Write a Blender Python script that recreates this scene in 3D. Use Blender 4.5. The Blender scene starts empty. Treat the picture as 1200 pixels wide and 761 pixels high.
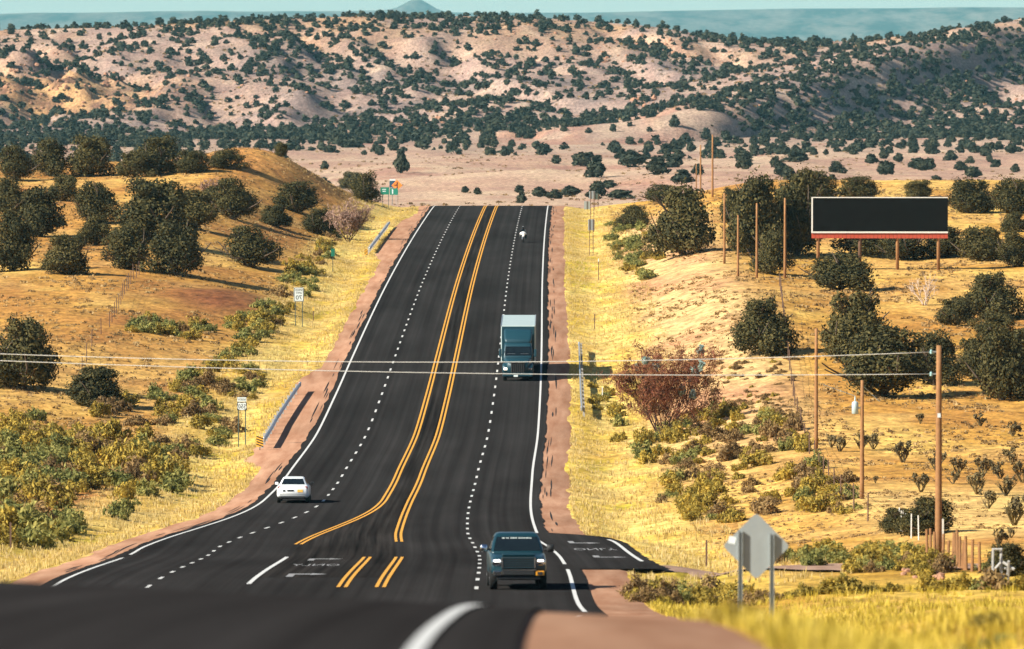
import bpy, bmesh, math, random
import numpy as np
from mathutils import Vector, Matrix

# ------------------------------------------------------------------ camera, sky, sun, exposure
scene = bpy.context.scene
COL = scene.collection
F = 8000.0            # focal length in pixels of the 1200 px wide photograph
HORIZON = 20.0        # image row of the horizon
PITCH = math.atan((380.5 - HORIZON) / F)

cam_data = bpy.data.cameras.new('camera')
cam_data.sensor_width = 36.0
cam_data.lens = F / 1200 * 36
cam_data.clip_start = 0.5
cam_data.clip_end = 60000
cam_data.dof.use_dof = True
cam_data.dof.focus_distance = 520
cam_data.dof.aperture_fstop = 2.8
cam = bpy.data.objects.new('camera', cam_data)
COL.objects.link(cam)
cam.location = (0, 0, 0)
cam.rotation_euler = (math.pi / 2 - PITCH, 0, 0)
scene.camera = cam

SUN_EL = math.radians(32)
SUN_AZ = math.atan2(-0.89, -0.45)          # clockwise from +Y
world = bpy.data.worlds.new('World')
scene.world = world
world.use_nodes = True
wn = world.node_tree.nodes
sky_tex = wn.new('ShaderNodeTexSky')
sky_tex.sky_type = 'NISHITA'
sky_tex.sun_disc = False
sky_tex.sun_elevation = SUN_EL
sky_tex.sun_rotation = SUN_AZ
sky_tex.altitude = 1800
sky_tex.air_density = 1.0
sky_tex.dust_density = 0.6
sky_tex.ozone_density = 2.0
bg = wn['Background']
bg.inputs['Strength'].default_value = 0.055
world.node_tree.links.new(sky_tex.outputs[0], bg.inputs['Color'])

sun_dir = Vector((math.sin(SUN_AZ) * math.cos(SUN_EL), math.cos(SUN_AZ) * math.cos(SUN_EL), math.sin(SUN_EL)))
sun_data = bpy.data.lights.new('sun', 'SUN')
sun_data.energy = 5.0
sun_data.angle = math.radians(0.53)
sun_data.color = (1.0, 0.93, 0.80)
sun = bpy.data.objects.new('sun', sun_data)
COL.objects.link(sun)
sun.rotation_euler = sun_dir.to_track_quat('Z', 'Y').to_euler()
sun.location = (-60, 100, 60)

vs = scene.view_settings
vs.view_transform = 'Standard'
vs.look = 'None'
vs.gamma = 1.0
vs.exposure = 1.12
vs.use_curve_mapping = False
scene.cycles.use_denoising = True
scene.cycles.max_bounces = 6
scene.cycles.volume_bounces = 0
scene.cycles.transparent_max_bounces = 8

rng = random.Random(7)
nrg = np.random.default_rng(11)
PI = math.pi

# ------------------------------------------------------------------ numeric helpers
def lin(c):
    return tuple(((v / 255) / 12.92 if v / 255 <= 0.04045 else ((v / 255 + 0.055) / 1.055) ** 2.4) for v in c)

KALB = 0.78
def alb(r, g, b, k=None):
    """albedo that shows about this sRGB tone in full sun"""
    k = KALB if k is None else k
    return np.array([v * k for v in lin((r, g, b))])

def smooth(x, a, b):
    t = np.clip((np.asarray(x, float) - a) / (b - a), 0, 1)
    return t * t * (3 - 2 * t)

def hash2(ix, iy, seed):
    h = (ix.astype(np.int64) * 374761393 + iy.astype(np.int64) * 668265263 + seed * 1442695041) & 0xffffffff
    h = ((h ^ (h >> 13)) * 1274126177) & 0xffffffff
    h = h ^ (h >> 16)
    return (h & 0xffffff) / float(0xffffff)

def vnoise(x, y, seed=0):
    x = np.asarray(x, float); y = np.asarray(y, float)
    x, y = np.broadcast_arrays(x, y)
    ix = np.floor(x); iy = np.floor(y)
    fx = x - ix; fy = y - iy
    fx = fx * fx * (3 - 2 * fx); fy = fy * fy * (3 - 2 * fy)
    a = hash2(ix, iy, seed); b = hash2(ix + 1, iy, seed)
    c = hash2(ix, iy + 1, seed); d = hash2(ix + 1, iy + 1, seed)
    return (a * (1 - fx) + b * fx) * (1 - fy) + (c * (1 - fx) + d * fx) * fy

def fbm(x, y, seed=0, octv=4):
    s = 0.0; a = 0.5; t = 0.0
    for o in range(octv):
        s = s + a * vnoise(x, y, seed + o * 17)
        t += a; a *= 0.5
        x = np.asarray(x) * 2.03 + 3.1; y = np.asarray(y) * 2.03 + 1.7
    return s / t * 2 - 1

class Spline:
    """monotone-ish cubic (PCHIP) through nodes"""
    def __init__(self, pts):
        p = np.array(sorted(pts), float)
        self.x, self.y = p[:, 0], p[:, 1]
        h = np.diff(self.x); dl = np.diff(self.y) / h
        m = np.zeros(len(p))
        for i in range(1, len(p) - 1):
            if dl[i - 1] * dl[i] > 0:
                w1 = 2 * h[i] + h[i - 1]; w2 = h[i] + 2 * h[i - 1]
                m[i] = (w1 + w2) / (w1 / dl[i - 1] + w2 / dl[i])
        m[0], m[-1] = dl[0], dl[-1]
        self.m, self.h = m, h
    def __call__(self, q):
        q = np.asarray(q, float)
        qc = np.clip(q, self.x[0], self.x[-1])
        i = np.clip(np.searchsorted(self.x, qc, side='right') - 1, 0, len(self.h) - 1)
        h = self.h[i]; t = (qc - self.x[i]) / h
        t2 = t * t; t3 = t2 * t
        return ((2 * t3 - 3 * t2 + 1) * self.y[i] + (t3 - 2 * t2 + t) * h * self.m[i]
                + (-2 * t3 + 3 * t2) * self.y[i + 1] + (t3 - t2) * h * self.m[i + 1])

# ------------------------------------------------------------------ the lie of the land (metres, camera at the origin, +Y away)
ZROAD = Spline([(-60, -0.6), (0, -1.75), (20, -2.45), (35, -3.2), (50, -4.25), (65, -5.47), (80, -6.85), (120, -10.5), (160, -14.0),
                (200, -17.5), (230, -19.62), (250, -20.6), (300, -23.55), (340, -25.6), (380, -27.2), (420, -28.25),
                (460, -28.5), (500, -27.95), (540, -27.25), (600, -26.5), (680, -25.85), (760, -25.45), (840, -25.2),
                (900, -25.1), (920, -25.45), (940, -26.2), (980, -28.2), (1050, -31), (1150, -34), (1300, -35.8), (1600, -40),
                (2000, -44.5), (2400, -48), (2850, -51), (3600, -54), (6000, -58), (9000, -70), (20000, -120), (45000, -190)])
XROAD = Spline([(-60, -4.2), (35, -3.95), (65, -3.7), (150, -1.9), (200, -1.25), (240, -1.25), (250, -1.25), (285, -1.35), (309, -1.7), (337, -2.2),
                (372, -2.37), (420, -2.15), (466, -1.63), (523, -1.18), (670, -0.42), (780, 0.3), (905, 1.36), (1000, 2.4), (3000, 2.4)])
RIGHT_RISE = Spline([(0, 0), (65, 0), (160, 0), (240, .5), (345, 1.3), (410, 1.8), (520, 2.2), (640, 2.0), (760, 2.3), (850, 3.0), (930, 3.4), (1000, 0), (1100, 0)])
LEFT_RISE = Spline([(0, 0.4), (65, 0.3), (240, .3), (400, .8), (500, 1.5), (600, 2.4), (700, 3.3), (800, 4.8), (880, 5.8), (930, 5.4), (1010, .5), (1100, 0)])
LANE = 3.4
def median(d):
    return 1.5 + 3.3 * (1 - smooth(d, 302, 388))
def left_edge(d):
    return -(LANE + median(d) + 2 * LANE)
SHOULDER_R = 5.6
def shoulder_l(d):
    d = np.asarray(d, float)
    w = 1.9 + 1.5 * (smooth(d, 425, 440) * (1 - smooth(d, 515, 540))) + 1.1 * (smooth(d, 715, 735) * (1 - smooth(d, 840, 870)))
    return left_edge(d) - w
def zsurf(u, d):
    w = 1 - smooth(d, 75, 210)
    return ZROAD(d) - 0.052 * u * w
# turn lane (right) : X of its outer asphalt edge
TURN_X = Spline([(262, 6.2), (268, 5.9), (279, 5.75), (300, 5.5), (318, 5.2), (326, 4.6), (331, 3.4), (335, 1.6)])
SIDE_ROAD = [(4.6, 272), (8.5, 263), (12, 254), (16, 247.5), (22, 243), (34, 240), (60, 238)]

def seg_dist(X, D, pts):
    best = np.full(np.broadcast(X, D).shape, 1e9)
    for (x0, y0), (x1, y1) in zip(pts[:-1], pts[1:]):
        vx, vy = x1 - x0, y1 - y0
        t = np.clip(((X - x0) * vx + (D - y0) * vy) / (vx * vx + vy * vy), 0, 1)
        best = np.minimum(best, np.hypot(X - x0 - t * vx, D - y0 - t * vy))
    return best

SKYLINE = Spline([(-400, 40), (-100, 38), (0, 36), (50, 34), (120, 33), (200, 29), (300, 24), (400, 20), (500, 19), (600, 20), (700, 26), (760, 31), (800, 37),
                  (860, 48), (900, 50), (1000, 52), (1200, 52), (1700, 50)])

def hills(X, D):
    px = 600 + F * X / np.maximum(D, 500)
    dc = 3450 + 60 * fbm(X / 160, D * 0 + 2, 5, 2)
    base = ZROAD(D)
    zc = -(SKYLINE(px) - HORIZON) / F * dc
    d0 = 2860 + 90 * fbm(X / 140, X * 0 + 9, 21, 2)
    t = np.clip((D - d0) / (dc - d0), 0, 1)
    prof = 0.62 * smooth(t, 0, 1) + 0.38 * t
    prof = np.where(D > dc, 1 - smooth(D, dc + 20, dc + 350), prof)
    h = (zc - base) * prof
    env = smooth(t, 0.02, .3) * (1 - smooth(t, .8, 1.0))
    # ravines and small ribs
    rid = np.abs(fbm(X / 70 + D / 330, D / 260, 33, 3))
    h = h - 9 * env * (1 - smooth(rid, 0, .28)) + 6.0 * env * fbm(X / 45, D / 60, 44, 4) + 2.2 * env * fbm(X / 11, D / 16, 47, 3)
    # rock bluff on the left
    cl = np.exp(-((X + 215) / 55) ** 2)
    h = h + cl * (8 + 5 * fbm(X / 7, D / 9, 73, 3)) * (smooth(D, 3085, 3105) - smooth(D, 3150, 3330)) * (1 - .5 * fbm(X / 12, D / 25, 71, 2))
    # spur on the right : crest runs from near-left to far-right
    ax, ay, az_ = 62.0, 2800.0, -43.0
    bx, by, bz = 262.0, 3420.0, 0.5
    L = math.hypot(bx - ax, by - ay)
    s = ((X - ax) * (bx - ax) + (D - ay) * (by - ay)) / L / L
    q = ((X - ax) * (by - ay) - (D - ay) * (bx - ax)) / L      # + to the right of the crest
    q = q + 14 * fbm(X / 60, D / 90, 52, 3)
    sc = np.clip(s, -.3, 1.6)
    crest = np.where(sc < 0, az_ - 60 * (-sc), az_ + (bz - az_) * np.clip(sc, 0, 1) ** 0.85 - 6 * np.clip(sc - 1, 0, 1))
    crest = crest + 3.0 * fbm(sc * 7, sc * 0, 61, 3)
    drop = np.where(q > 0, 0.52 * q * smooth(q, 0, 26), 0.17 * -q * smooth(-q, 0, 30))
    drop = np.where(q > 0, np.minimum(drop, 26 + .12 * q), drop)
    ribs = 2.2 * fbm(X / 22 + D / 50, D / 40, 66, 3)
    spur = crest - drop + ribs
    tot = base + h
    k = 4.0
    m = np.maximum(tot, spur)
    tot2 = m + k * np.log1p(np.exp(-np.abs(tot - spur) / k)) - k * 0.0
    w = smooth(D, 2700, 2800) * (1 - smooth(D, 3750, 4000))
    out = base + h
    out = np.where(spur > base - 6, tot * (1 - w) + np.where(m > base + .2, np.minimum(tot2, m + 2.0), m) * w, out)
    return np.maximum(out, base - 2) - base

def ground_height(X, D, lower=True):
    X = np.asarray(X, float); D = np.asarray(D, float)
    X, D = np.broadcast_arrays(X, D)
    u = X - XROAD(D)
    near = 1 - smooth(D, 960, 1060)
    zs = zsurf(np.clip(u, -30, 8), D)
    ur = SHOULDER_R + 0 * D
    on_turn = (D > 262) & (D < 335)
    ur = np.where(on_turn, np.maximum(ur, TURN_X(D) - XROAD(D) + .4), ur)
    ul = shoulder_l(D)
    vr = u - ur; vl = ul - u
    v = np.maximum(vr, vl)
    off = np.clip(v, 0, None)
    n_small = .16 * fbm(X / 3.5, D / 5, 3, 3) + .45 * fbm(X / 17, D / 30, 8, 3)
    zr = (-.35 * np.exp(-((vr - 2.6) / 1.7) ** 2) + RIGHT_RISE(D) * smooth(vr, 4, 16 + 14 * smooth(D, 780, 860)))
    # right cut bank
    zr = zr + 1.0 * np.exp(-((D - 590) / 95) ** 2) * np.exp(-((vr - 14) / 6.5) ** 2)
    zl = (-.35 * np.exp(-((vl - 2.6) / 1.7) ** 2) + LEFT_RISE(D) * smooth(vl, 4, 24)
          + 3.2 * np.exp(-((X + 31) / 11) ** 2 - ((D - 872) / 34) ** 2)
          + 1.0 * np.exp(-((X + 25) / 6) ** 2 - ((D - 610) / 22) ** 2))
    side = np.where(u > 0, zr, zl) * (v > 0)
    z = zs + near * (side + n_small * smooth(off, 0.3, 5))
    far = 1 - near
    mound = (3.2 * fbm(X / 55, D / 190, 81, 3) + 2.5 * np.exp(-((X + 20) / 45) ** 2 - ((D - 1900) / 130) ** 2)
             + 2.0 * np.exp(-((X - 40) / 50) ** 2 - ((D - 1750) / 120) ** 2)) * smooth(D, 1150, 1600) * (1 - smooth(D, 2750, 2950))
    z = z + far * mound
    m = D > 2650
    if m.any():
        z = z.copy()
        z[m] += hills(X[m], D[m])
    if lower:
        z = np.where((v < 0.35) & (D < 1000), z - .16 * (1 - smooth(v, -1.0, -.15)), z)
        sd = seg_dist(X, D, SIDE_ROAD)
        z = np.where((D > 225) & (D < 285), z - .10 * (1 - smooth(sd, 1.9, 2.6)), z)
    return z

def gz(x, d):
    return float(ground_height(np.array([x]), np.array([d]), False)[0])

_dg = np.concatenate([np.arange(225, 1010, 1.0), np.arange(1010, 2800, 5.0), np.arange(2800, 3900, 2.5)])
def pix(x, y, dmin=225):
    """ground point seen at this place: first hit of the view ray with the land"""
    d = _dg[_dg >= dmin]
    zr = -(y - HORIZON) / F * d
    g = ground_height((x - 600) / F * d, d, False)
    hit = np.nonzero(g >= zr)[0]
    i = hit[0] if len(hit) else len(d) - 1
    dd = d[i]
    if i > 0:
        a = zr[i - 1] - g[i - 1]; b = zr[i] - g[i]
        if a > 0 >= b:
            dd = d[i - 1] + (d[i] - d[i - 1]) * a / (a - b)
    X = (x - 600) / F * dd
    return X, float(dd), gz(X, dd)

# ------------------------------------------------------------------ object helpers
def tag(o, label=None, cat=None, group=None, kind=None):
    if label: o['label'] = label
    if cat: o['category'] = cat
    if group: o['group'] = group
    if kind: o['kind'] = kind
    return o

def empty(name, loc, rz=0.0, label=None, cat=None, group=None, rx=0.0):
    o = bpy.data.objects.new(name, None)
    COL.objects.link(o)
    o.location = loc
    o.rotation_euler = (rx, 0, rz)
    o.empty_display_size = 0.3
    return tag(o, label, cat, group)

def link(name, mesh, parent=None):
    o = bpy.data.objects.new(name, mesh)
    COL.objects.link(o)
    o.parent = parent
    return o

def np_mesh(name, verts, faces, mat=None, smooth_=False):
    me = bpy.data.meshes.new(name)
    verts = np.asarray(verts, np.float32); faces = np.asarray(faces, np.int32)
    n = faces.shape[1]
    me.vertices.add(len(verts)); me.vertices.foreach_set('co', verts.ravel())
    me.loops.add(faces.size); me.loops.foreach_set('vertex_index', faces.ravel())
    me.polygons.add(len(faces))
    me.polygons.foreach_set('loop_start', np.arange(0, faces.size, n, dtype=np.int32))
    if smooth_:
        me.polygons.foreach_set('use_smooth', np.ones(len(faces), bool))
    me.update(calc_edges=True)
    if mat: me.materials.append(mat)
    return me

class MB:
    def __init__(self):
        self.v = []; self.f = []
    def add(self, v, f):
        b = len(self.v)
        self.v += [tuple(p) for p in v]
        self.f += [tuple(i + b for i in q) for q in f]
        return self
    def box(self, c, s, rot=None):
        x, y, z = s[0] / 2, s[1] / 2, s[2] / 2
        pts = [Vector((a * x, b * y, e * z)) for a in (-1, 1) for b in (-1, 1) for e in (-1, 1)]
        if rot: pts = [rot @ p for p in pts]
        pts = [p + Vector(c) for p in pts]
        return self.add(pts, [(0, 1, 3, 2), (4, 6, 7, 5), (0, 4, 5, 1), (2, 3, 7, 6), (0, 2, 6, 4), (1, 5, 7, 3)])
    def quad(self, a, b, c, d):
        return self.add([a, b, c, d], [(0, 1, 2, 3)])
    def tube(self, pts, radii, n=6, cap=True):
        pts = [Vector(p) for p in pts]
        if not hasattr(radii, '__len__'): radii = [radii] * len(pts)
        rings = []
        for i, p in enumerate(pts):
            t = (pts[min(i + 1, len(pts) - 1)] - pts[max(i - 1, 0)]).normalized()
            a = t.orthogonal().normalized() if abs(t.z) > .9 else t.cross(Vector((0, 0, 1))).normalized()
            b = t.cross(a)
            rings.append([p + (a * math.cos(2 * PI * k / n) + b * math.sin(2 * PI * k / n)) * radii[i] for k in range(n)])
        return self.loft(rings, cap)
    def loft(self, rings, cap=True):
        n = len(rings[0]); v = [p for r in rings for p in r]; f = []
        for i in range(len(rings) - 1):
            for k in range(n):
                k2 = (k + 1) % n
                f.append((i * n + k, i * n + k2, (i + 1) * n + k2, (i + 1) * n + k))
        if cap:
            f.append(tuple(range(n - 1, -1, -1)))
            f.append(tuple((len(rings) - 1) * n + k for k in range(n)))
        return self.add(v, f)
    def lathe_x(self, c, prof, n=18):
        """profile [(x, r)] turned round the X axis"""
        rings = [[(c[0] + x, c[1] + r * math.cos(2 * PI * k / n), c[2] + r * math.sin(2 * PI * k / n)) for k in range(n)] for x, r in prof]
        return self.loft(rings, True)
    def lathe_z(self, c, prof, n=10):
        rings = [[(c[0] + r * math.cos(2 * PI * k / n), c[1] + r * math.sin(2 * PI * k / n), c[2] + z) for k in range(n)] for z, r in prof]
        return self.loft(rings, True)
    def mesh(self, name, mat=None, sm=False, fix=True):
        me = bpy.data.meshes.new(name)
        me.from_pydata(self.v, [], self.f)
        if fix:
            bm = bmesh.new(); bm.from_mesh(me)
            bmesh.ops.recalc_face_normals(bm, faces=bm.faces)
            bm.to_mesh(me); bm.free()
        if sm: me.polygons.foreach_set('use_smooth', [True] * len(me.polygons))
        if mat: me.materials.append(mat)
        me.update()
        return me
    def build(self, name, mat=None, parent=None, sm=False, bevel=0.0, seg=2):
        o = link(name, self.mesh(name, mat, sm), parent)
        if bevel:
            b = o.modifiers.new('bevel', 'BEVEL'); b.width = bevel; b.segments = seg
            b.limit_method = 'ANGLE'; b.angle_limit = math.radians(35)
        return o

def copy_tree(o, parent=None):
    c = o.copy(); COL.objects.link(c); c.parent = parent
    for ch in o.children:
        copy_tree(ch, c)
    return c

# ------------------------------------------------------------------ materials
def new_mat(name):
    m = bpy.data.materials.new(name); m.use_nodes = True
    nt = m.node_tree
    return m, nt, nt.nodes, nt.links, nt.nodes['Principled BSDF']

def mat(name, col, rough=.6, metal=0.0, var=.15, scale=3.0, bump=0.0, spec=.4, emit=0.0, coat=0.0, coords='Object'):
    m, nt, N, L, p = new_mat(name)
    col = tuple(col)[:3]
    p.inputs['Roughness'].default_value = rough
    p.inputs['Metallic'].default_value = metal
    p.inputs['Specular IOR Level'].default_value = spec
    p.inputs['Coat Weight'].default_value = coat
    if coat: p.inputs['Coat Roughness'].default_value = .08
    if var:
        tc = N.new('ShaderNodeTexCoord'); nz = N.new('ShaderNodeTexNoise')
        nz.inputs['Scale'].default_value = scale; nz.inputs['Detail'].default_value = 5
        L.new(tc.outputs[coords], nz.inputs['Vector'])
        mx = N.new('ShaderNodeMix'); mx.data_type = 'RGBA'
        mx.inputs[6].default_value = (*[c * (1 - var) for c in col], 1)
        mx.inputs[7].default_value = (*[min(1, c * (1 + var)) for c in col], 1)
        L.new(nz.outputs['Fac'], mx.inputs[0]); L.new(mx.outputs[2], p.inputs['Base Color'])
        if bump:
            bp = N.new('ShaderNodeBump'); bp.inputs['Strength'].default_value = bump; bp.inputs['Distance'].default_value = .02
            L.new(nz.outputs['Fac'], bp.inputs['Height']); L.new(bp.outputs[0], p.inputs['Normal'])
    else:
        p.inputs['Base Color'].default_value = (*col, 1)
    if emit:
        p.inputs['Emission Color'].default_value = (*col, 1)
        p.inputs['Emission Strength'].default_value = emit
    return m

def leaf_mat(name, cols, trans=.25, noise_scale=.7):
    """foliage: a colour per leaf clump, patches of lighter growth, a little light let through"""
    m, nt, N, L, p = new_mat(name)
    g = N.new('ShaderNodeNewGeometry'); oi = N.new('ShaderNodeObjectInfo')
    tc = N.new('ShaderNodeTexCoord'); nz = N.new('ShaderNodeTexNoise')
    nz.inputs['Scale'].default_value = noise_scale; nz.inputs['Detail'].default_value = 2
    L.new(tc.outputs['Object'], nz.inputs['Vector'])
    ad = N.new('ShaderNodeMath'); ad.operation = 'MULTIPLY_ADD'; ad.inputs[1].default_value = .6
    L.new(g.outputs['Random Per Island'], ad.inputs[0])
    m2 = N.new('ShaderNodeMath'); m2.operation = 'MULTIPLY_ADD'; m2.inputs[1].default_value = .9; m2.inputs[2].default_value = -.25
    L.new(nz.outputs['Fac'], m2.inputs[0])
    m3 = N.new('ShaderNodeMath'); m3.operation = 'MULTIPLY_ADD'; m3.inputs[1].default_value = .25
    L.new(oi.outputs['Random'], m3.inputs[0]); L.new(m2.outputs[0], m3.inputs[2])
    L.new(m3.outputs[0], ad.inputs[2])
    cr = N.new('ShaderNodeValToRGB')
    e = cr.color_ramp.elements
    for i, c in enumerate(cols):
        pos = i / (len(cols) - 1)
        if i < 2: el = e[i]; el.position = pos
        else: el = e.new(pos)
        el.color = (*c, 1)
    # keep order for two-stop ramps that were extended
    L.new(ad.outputs[0], cr.inputs['Fac'])
    L.new(cr.outputs['Color'], p.inputs['Base Color'])
    p.inputs['Roughness'].default_value = .75
    p.inputs['Specular IOR Level'].default_value = .15
    tr = N.new('ShaderNodeBsdfTranslucent'); L.new(cr.outputs['Color'], tr.inputs['Color'])
    ms = N.new('ShaderNodeMixShader'); ms.inputs[0].default_value = trans
    L.new(p.outputs[0], ms.inputs[1]); L.new(tr.outputs[0], ms.inputs[2])
    L.new(ms.outputs[0], N['Material Output'].inputs['Surface'])
    return m

def ground_mat():
    m, nt, N, L, p = new_mat('dry_ground')
    at = N.new('ShaderNodeAttribute'); at.attribute_name = 'tone'
    tc = N.new('ShaderNodeTexCoord')
    def noise(scale, detail, sx=1.0, sy=1.0):
        mp = N.new('ShaderNodeMapping'); mp.inputs['Scale'].default_value = (sx, sy, 1)
        L.new(tc.outputs['Object'], mp.inputs['Vector'])
        n = N.new('ShaderNodeTexNoise'); n.inputs['Scale'].default_value = scale; n.inputs['Detail'].default_value = detail
        n.inputs['Roughness'].default_value = .65
        L.new(mp.outputs[0], n.inputs['Vector'])
        return n
    n1 = noise(.9, 6, 1, .45); n2 = noise(.11, 5, 1, .35); n3 = noise(3.5, 3, 1, .6)
    def ramp(n, a, b, lo, hi):
        r = N.new('ShaderNodeMapRange'); r.inputs['From Min'].default_value = a; r.inputs['From Max'].default_value = b
        r.inputs['To Min'].default_value = lo; r.inputs['To Max'].default_value = hi
        L.new(n.outputs['Fac'], r.inputs['Value']); return r
    r1 = ramp(n1, .34, .66, .55, 1.34); r2 = ramp(n2, .3, .7, .82, 1.16); r3 = ramp(n3, .35, .62, .66, 1.16)
    a = N.new('ShaderNodeMath'); a.operation = 'MULTIPLY'; L.new(r1.outputs[0], a.inputs[0]); L.new(r2.outputs[0], a.inputs[1])
    b = N.new('ShaderNodeMath'); b.operation = 'MULTIPLY'; L.new(a.outputs[0], b.inputs[0]); L.new(r3.outputs[0], b.inputs[1])
    vm = N.new('ShaderNodeVectorMath'); vm.operation = 'SCALE'
    L.new(at.outputs['Color'], vm.inputs[0]); L.new(b.outputs[0], vm.inputs['Scale'])
    # hue drift between straw and soil
    hs = N.new('ShaderNodeHueSaturation')
    hr = ramp(n2, .3, .7, .488, .512); L.new(hr.outputs[0], hs.inputs['Hue'])
    L.new(vm.outputs[0], hs.inputs['Color']); L.new(hs.outputs[0], p.inputs['Base Color'])
    p.inputs['Roughness'].default_value = .95; p.inputs['Specular IOR Level'].default_value = .1
    bp = N.new('ShaderNodeBump'); bp.inputs['Strength'].default_value = .7; bp.inputs['Distance'].default_value = .15
    L.new(n1.outputs['Fac'], bp.inputs['Height']); L.new(bp.outputs[0], p.inputs['Normal'])
    return m

def strip_mat(name, c0, c1, rough, su, sv, patch=.25, spec=.4, bump=.2):
    """road surfaces: lengthwise streaks in the road's own metres (uv = across, along)"""
    m, nt, N, L, p = new_mat(name)
    uv = N.new('ShaderNodeUVMap'); uv.uv_map = 'road'
    def noise(sx, sy, detail):
        mp = N.new('ShaderNodeMapping'); mp.inputs['Scale'].default_value = (sx, sy, 1)
        L.new(uv.outputs[0], mp.inputs['Vector'])
        n = N.new('ShaderNodeTexNoise'); n.inputs['Scale'].default_value = 1; n.inputs['Detail'].default_value = detail
        L.new(mp.outputs[0], n.inputs['Vector']); return n
    n1 = noise(su, sv, 5); n2 = noise(.25, .03, 4); n3 = noise(9, 3, 3)
    mx = N.new('ShaderNodeMix'); mx.data_type = 'RGBA'
    mx.inputs[6].default_value = (*c0, 1); mx.inputs[7].default_value = (*c1, 1)
    r = N.new('ShaderNodeMapRange'); r.inputs['From Min'].default_value = .3; r.inputs['From Max'].default_value = .72
    L.new(n1.outputs['Fac'], r.inputs['Value']); L.new(r.outputs[0], mx.inputs[0])
    r2 = N.new('ShaderNodeMapRange'); r2.inputs['From Min'].default_value = .3; r2.inputs['From Max'].default_value = .7
    r2.inputs['To Min'].default_value = 1 - patch; r2.inputs['To Max'].default_value = 1 + patch
    L.new(n2.outputs['Fac'], r2.inputs['Value'])
    r3 = N.new('ShaderNodeMapRange'); r3.inputs['To Min'].default_value = .8; r3.inputs['To Max'].default_value = 1.2
    L.new(n3.outputs['Fac'], r3.inputs['Value'])
    mm = N.new('ShaderNodeMath'); mm.operation = 'MULTIPLY'; L.new(r2.outputs[0], mm.inputs[0]); L.new(r3.outputs[0], mm.inputs[1])
    vm = N.new('ShaderNodeVectorMath'); vm.operation = 'SCALE'
    L.new(mx.outputs[2], vm.inputs[0]); L.new(mm.outputs[0], vm.inputs['Scale'])
    L.new(vm.outputs[0], p.inputs['Base Color'])
    p.inputs['Roughness'].default_value = rough; p.inputs['Specular IOR Level'].default_value = spec
    bp = N.new('ShaderNodeBump'); bp.inputs['Strength'].default_value = bump; bp.inputs['Distance'].default_value = .01
    L.new(n3.outputs['Fac'], bp.inputs['Height']); L.new(bp.outputs[0], p.inputs['Normal'])
    return m

M = {}
M['ground'] = ground_mat()
M['asphalt'] = strip_mat('asphalt', (.0185, .0172, .0172), (.033, .031, .0305), .95, 2.4, .004, .22, spec=0)
M['old_asphalt'] = strip_mat('seam_asphalt', (.009, .0085, .0085), (.036, .032, .030), .95, 3.5, .02, .3, spec=0)
M['shoulder'] = strip_mat('red_gravel', tuple(alb(166, 121, 95)), tuple(alb(200, 157, 128)), .95, 1.3, .10, .22, spec=0, bump=.5)
M['gravel'] = strip_mat('grey_gravel', tuple(alb(150, 118, 100)), tuple(alb(182, 150, 128)), .95, 1.5, .3, .15, spec=.1, bump=.5)
M['white_paint'] = mat('white_road_paint', (.55, .55, .53), .7, var=.18, scale=2.0, spec=.2)
M['yellow_paint'] = mat('yellow_road_paint', (.62, .30, .035), .7, var=.15, scale=1.5, spec=.2)
M['worn_paint'] = mat('worn_white_paint', (.26, .26, .26), .8, var=.5, scale=1.3, spec=.2)
M['edge_shade'] = mat('edge_shade', (.012, .011, .011), .9, var=.3, spec=.2)  # near-black for the painted shadow dashes beside the asphalt
M['galv'] = mat('galvanised_steel', (.42, .45, .46), .38, .75, var=.15, scale=1.2)
M['sign_back'] = mat('bare_aluminium', (.36, .40, .40), .5, .55, var=.12, scale=4)
M['post_green'] = mat('green_steel_post', (.07, .10, .085), .6, .2, var=.2)
M['wood_pole'] = mat('weathered_pole_wood', (.26, .135, .060), .9, var=.35, scale=6, bump=.4, spec=.1)
M['grey_wood'] = mat('grey_weathered_timber', (.34, .33, .31), .9, var=.3, scale=9, bump=.4, spec=.1)
M['rust_post'] = mat('rusty_steel_post', (.13, .075, .05), .8, .2, var=.35, scale=8)
M['pale_post'] = mat('pale_painted_post', (.55, .54, .50), .8, var=.2, scale=7)
M['bark'] = mat('juniper_bark', (.10, .075, .055), .95, var=.3, scale=7, bump=.5, spec=.1)
M['black_face'] = mat('black_billboard_vinyl', (.0055, .0052, .005), .9, var=.4, scale=.8, spec=.05)
M['red_panel'] = mat('red_painted_panel', (.36, .055, .028), .7, var=.25, scale=3)
M['wire'] = mat('aluminium_wire', (.55, .53, .47), .5, .3, var=.1)
M['rubber'] = mat('tyre_rubber', (.012, .012, .012), .9, var=.2, spec=.2)
M['rim'] = mat('alloy_rim', (.30, .31, .32), .35, .8, var=.1)
M['chrome'] = mat('chrome', (.62, .64, .66), .12, 1.0, var=.05)
M['teal_paint'] = mat('dark_teal_car_paint', (.004, .030, .042), .4, .1, var=.1, scale=1, coat=.25)
M['truck_paint'] = mat('teal_truck_paint', (.006, .040, .058), .5, .05, var=.1, scale=1, coat=.15)
M['white_car'] = mat('white_car_paint', (.72, .75, .75), .35, .0, var=.06, scale=1, coat=.6)
M['white_box'] = mat('white_box_panel', (.36, .44, .43), .5, .0, var=.1, scale=.8)
M['glass'] = mat('dark_vehicle_glass', (.006, .010, .012), .06, .0, var=.2, scale=2, spec=.7)
M['black_trim'] = mat('black_plastic_trim', (.012, .013, .014), .6, var=.2)
M['headlamp'] = mat('lit_headlamp', (1.0, .96, .90), .2, var=0, emit=3.0)
M['headlamp_dim'] = mat('lit_headlamp_dim', (1.0, .86, .68), .2, var=0, emit=1.6)
M['amber'] = mat('amber_lamp', (.55, .24, .02), .3, var=.1)
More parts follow.
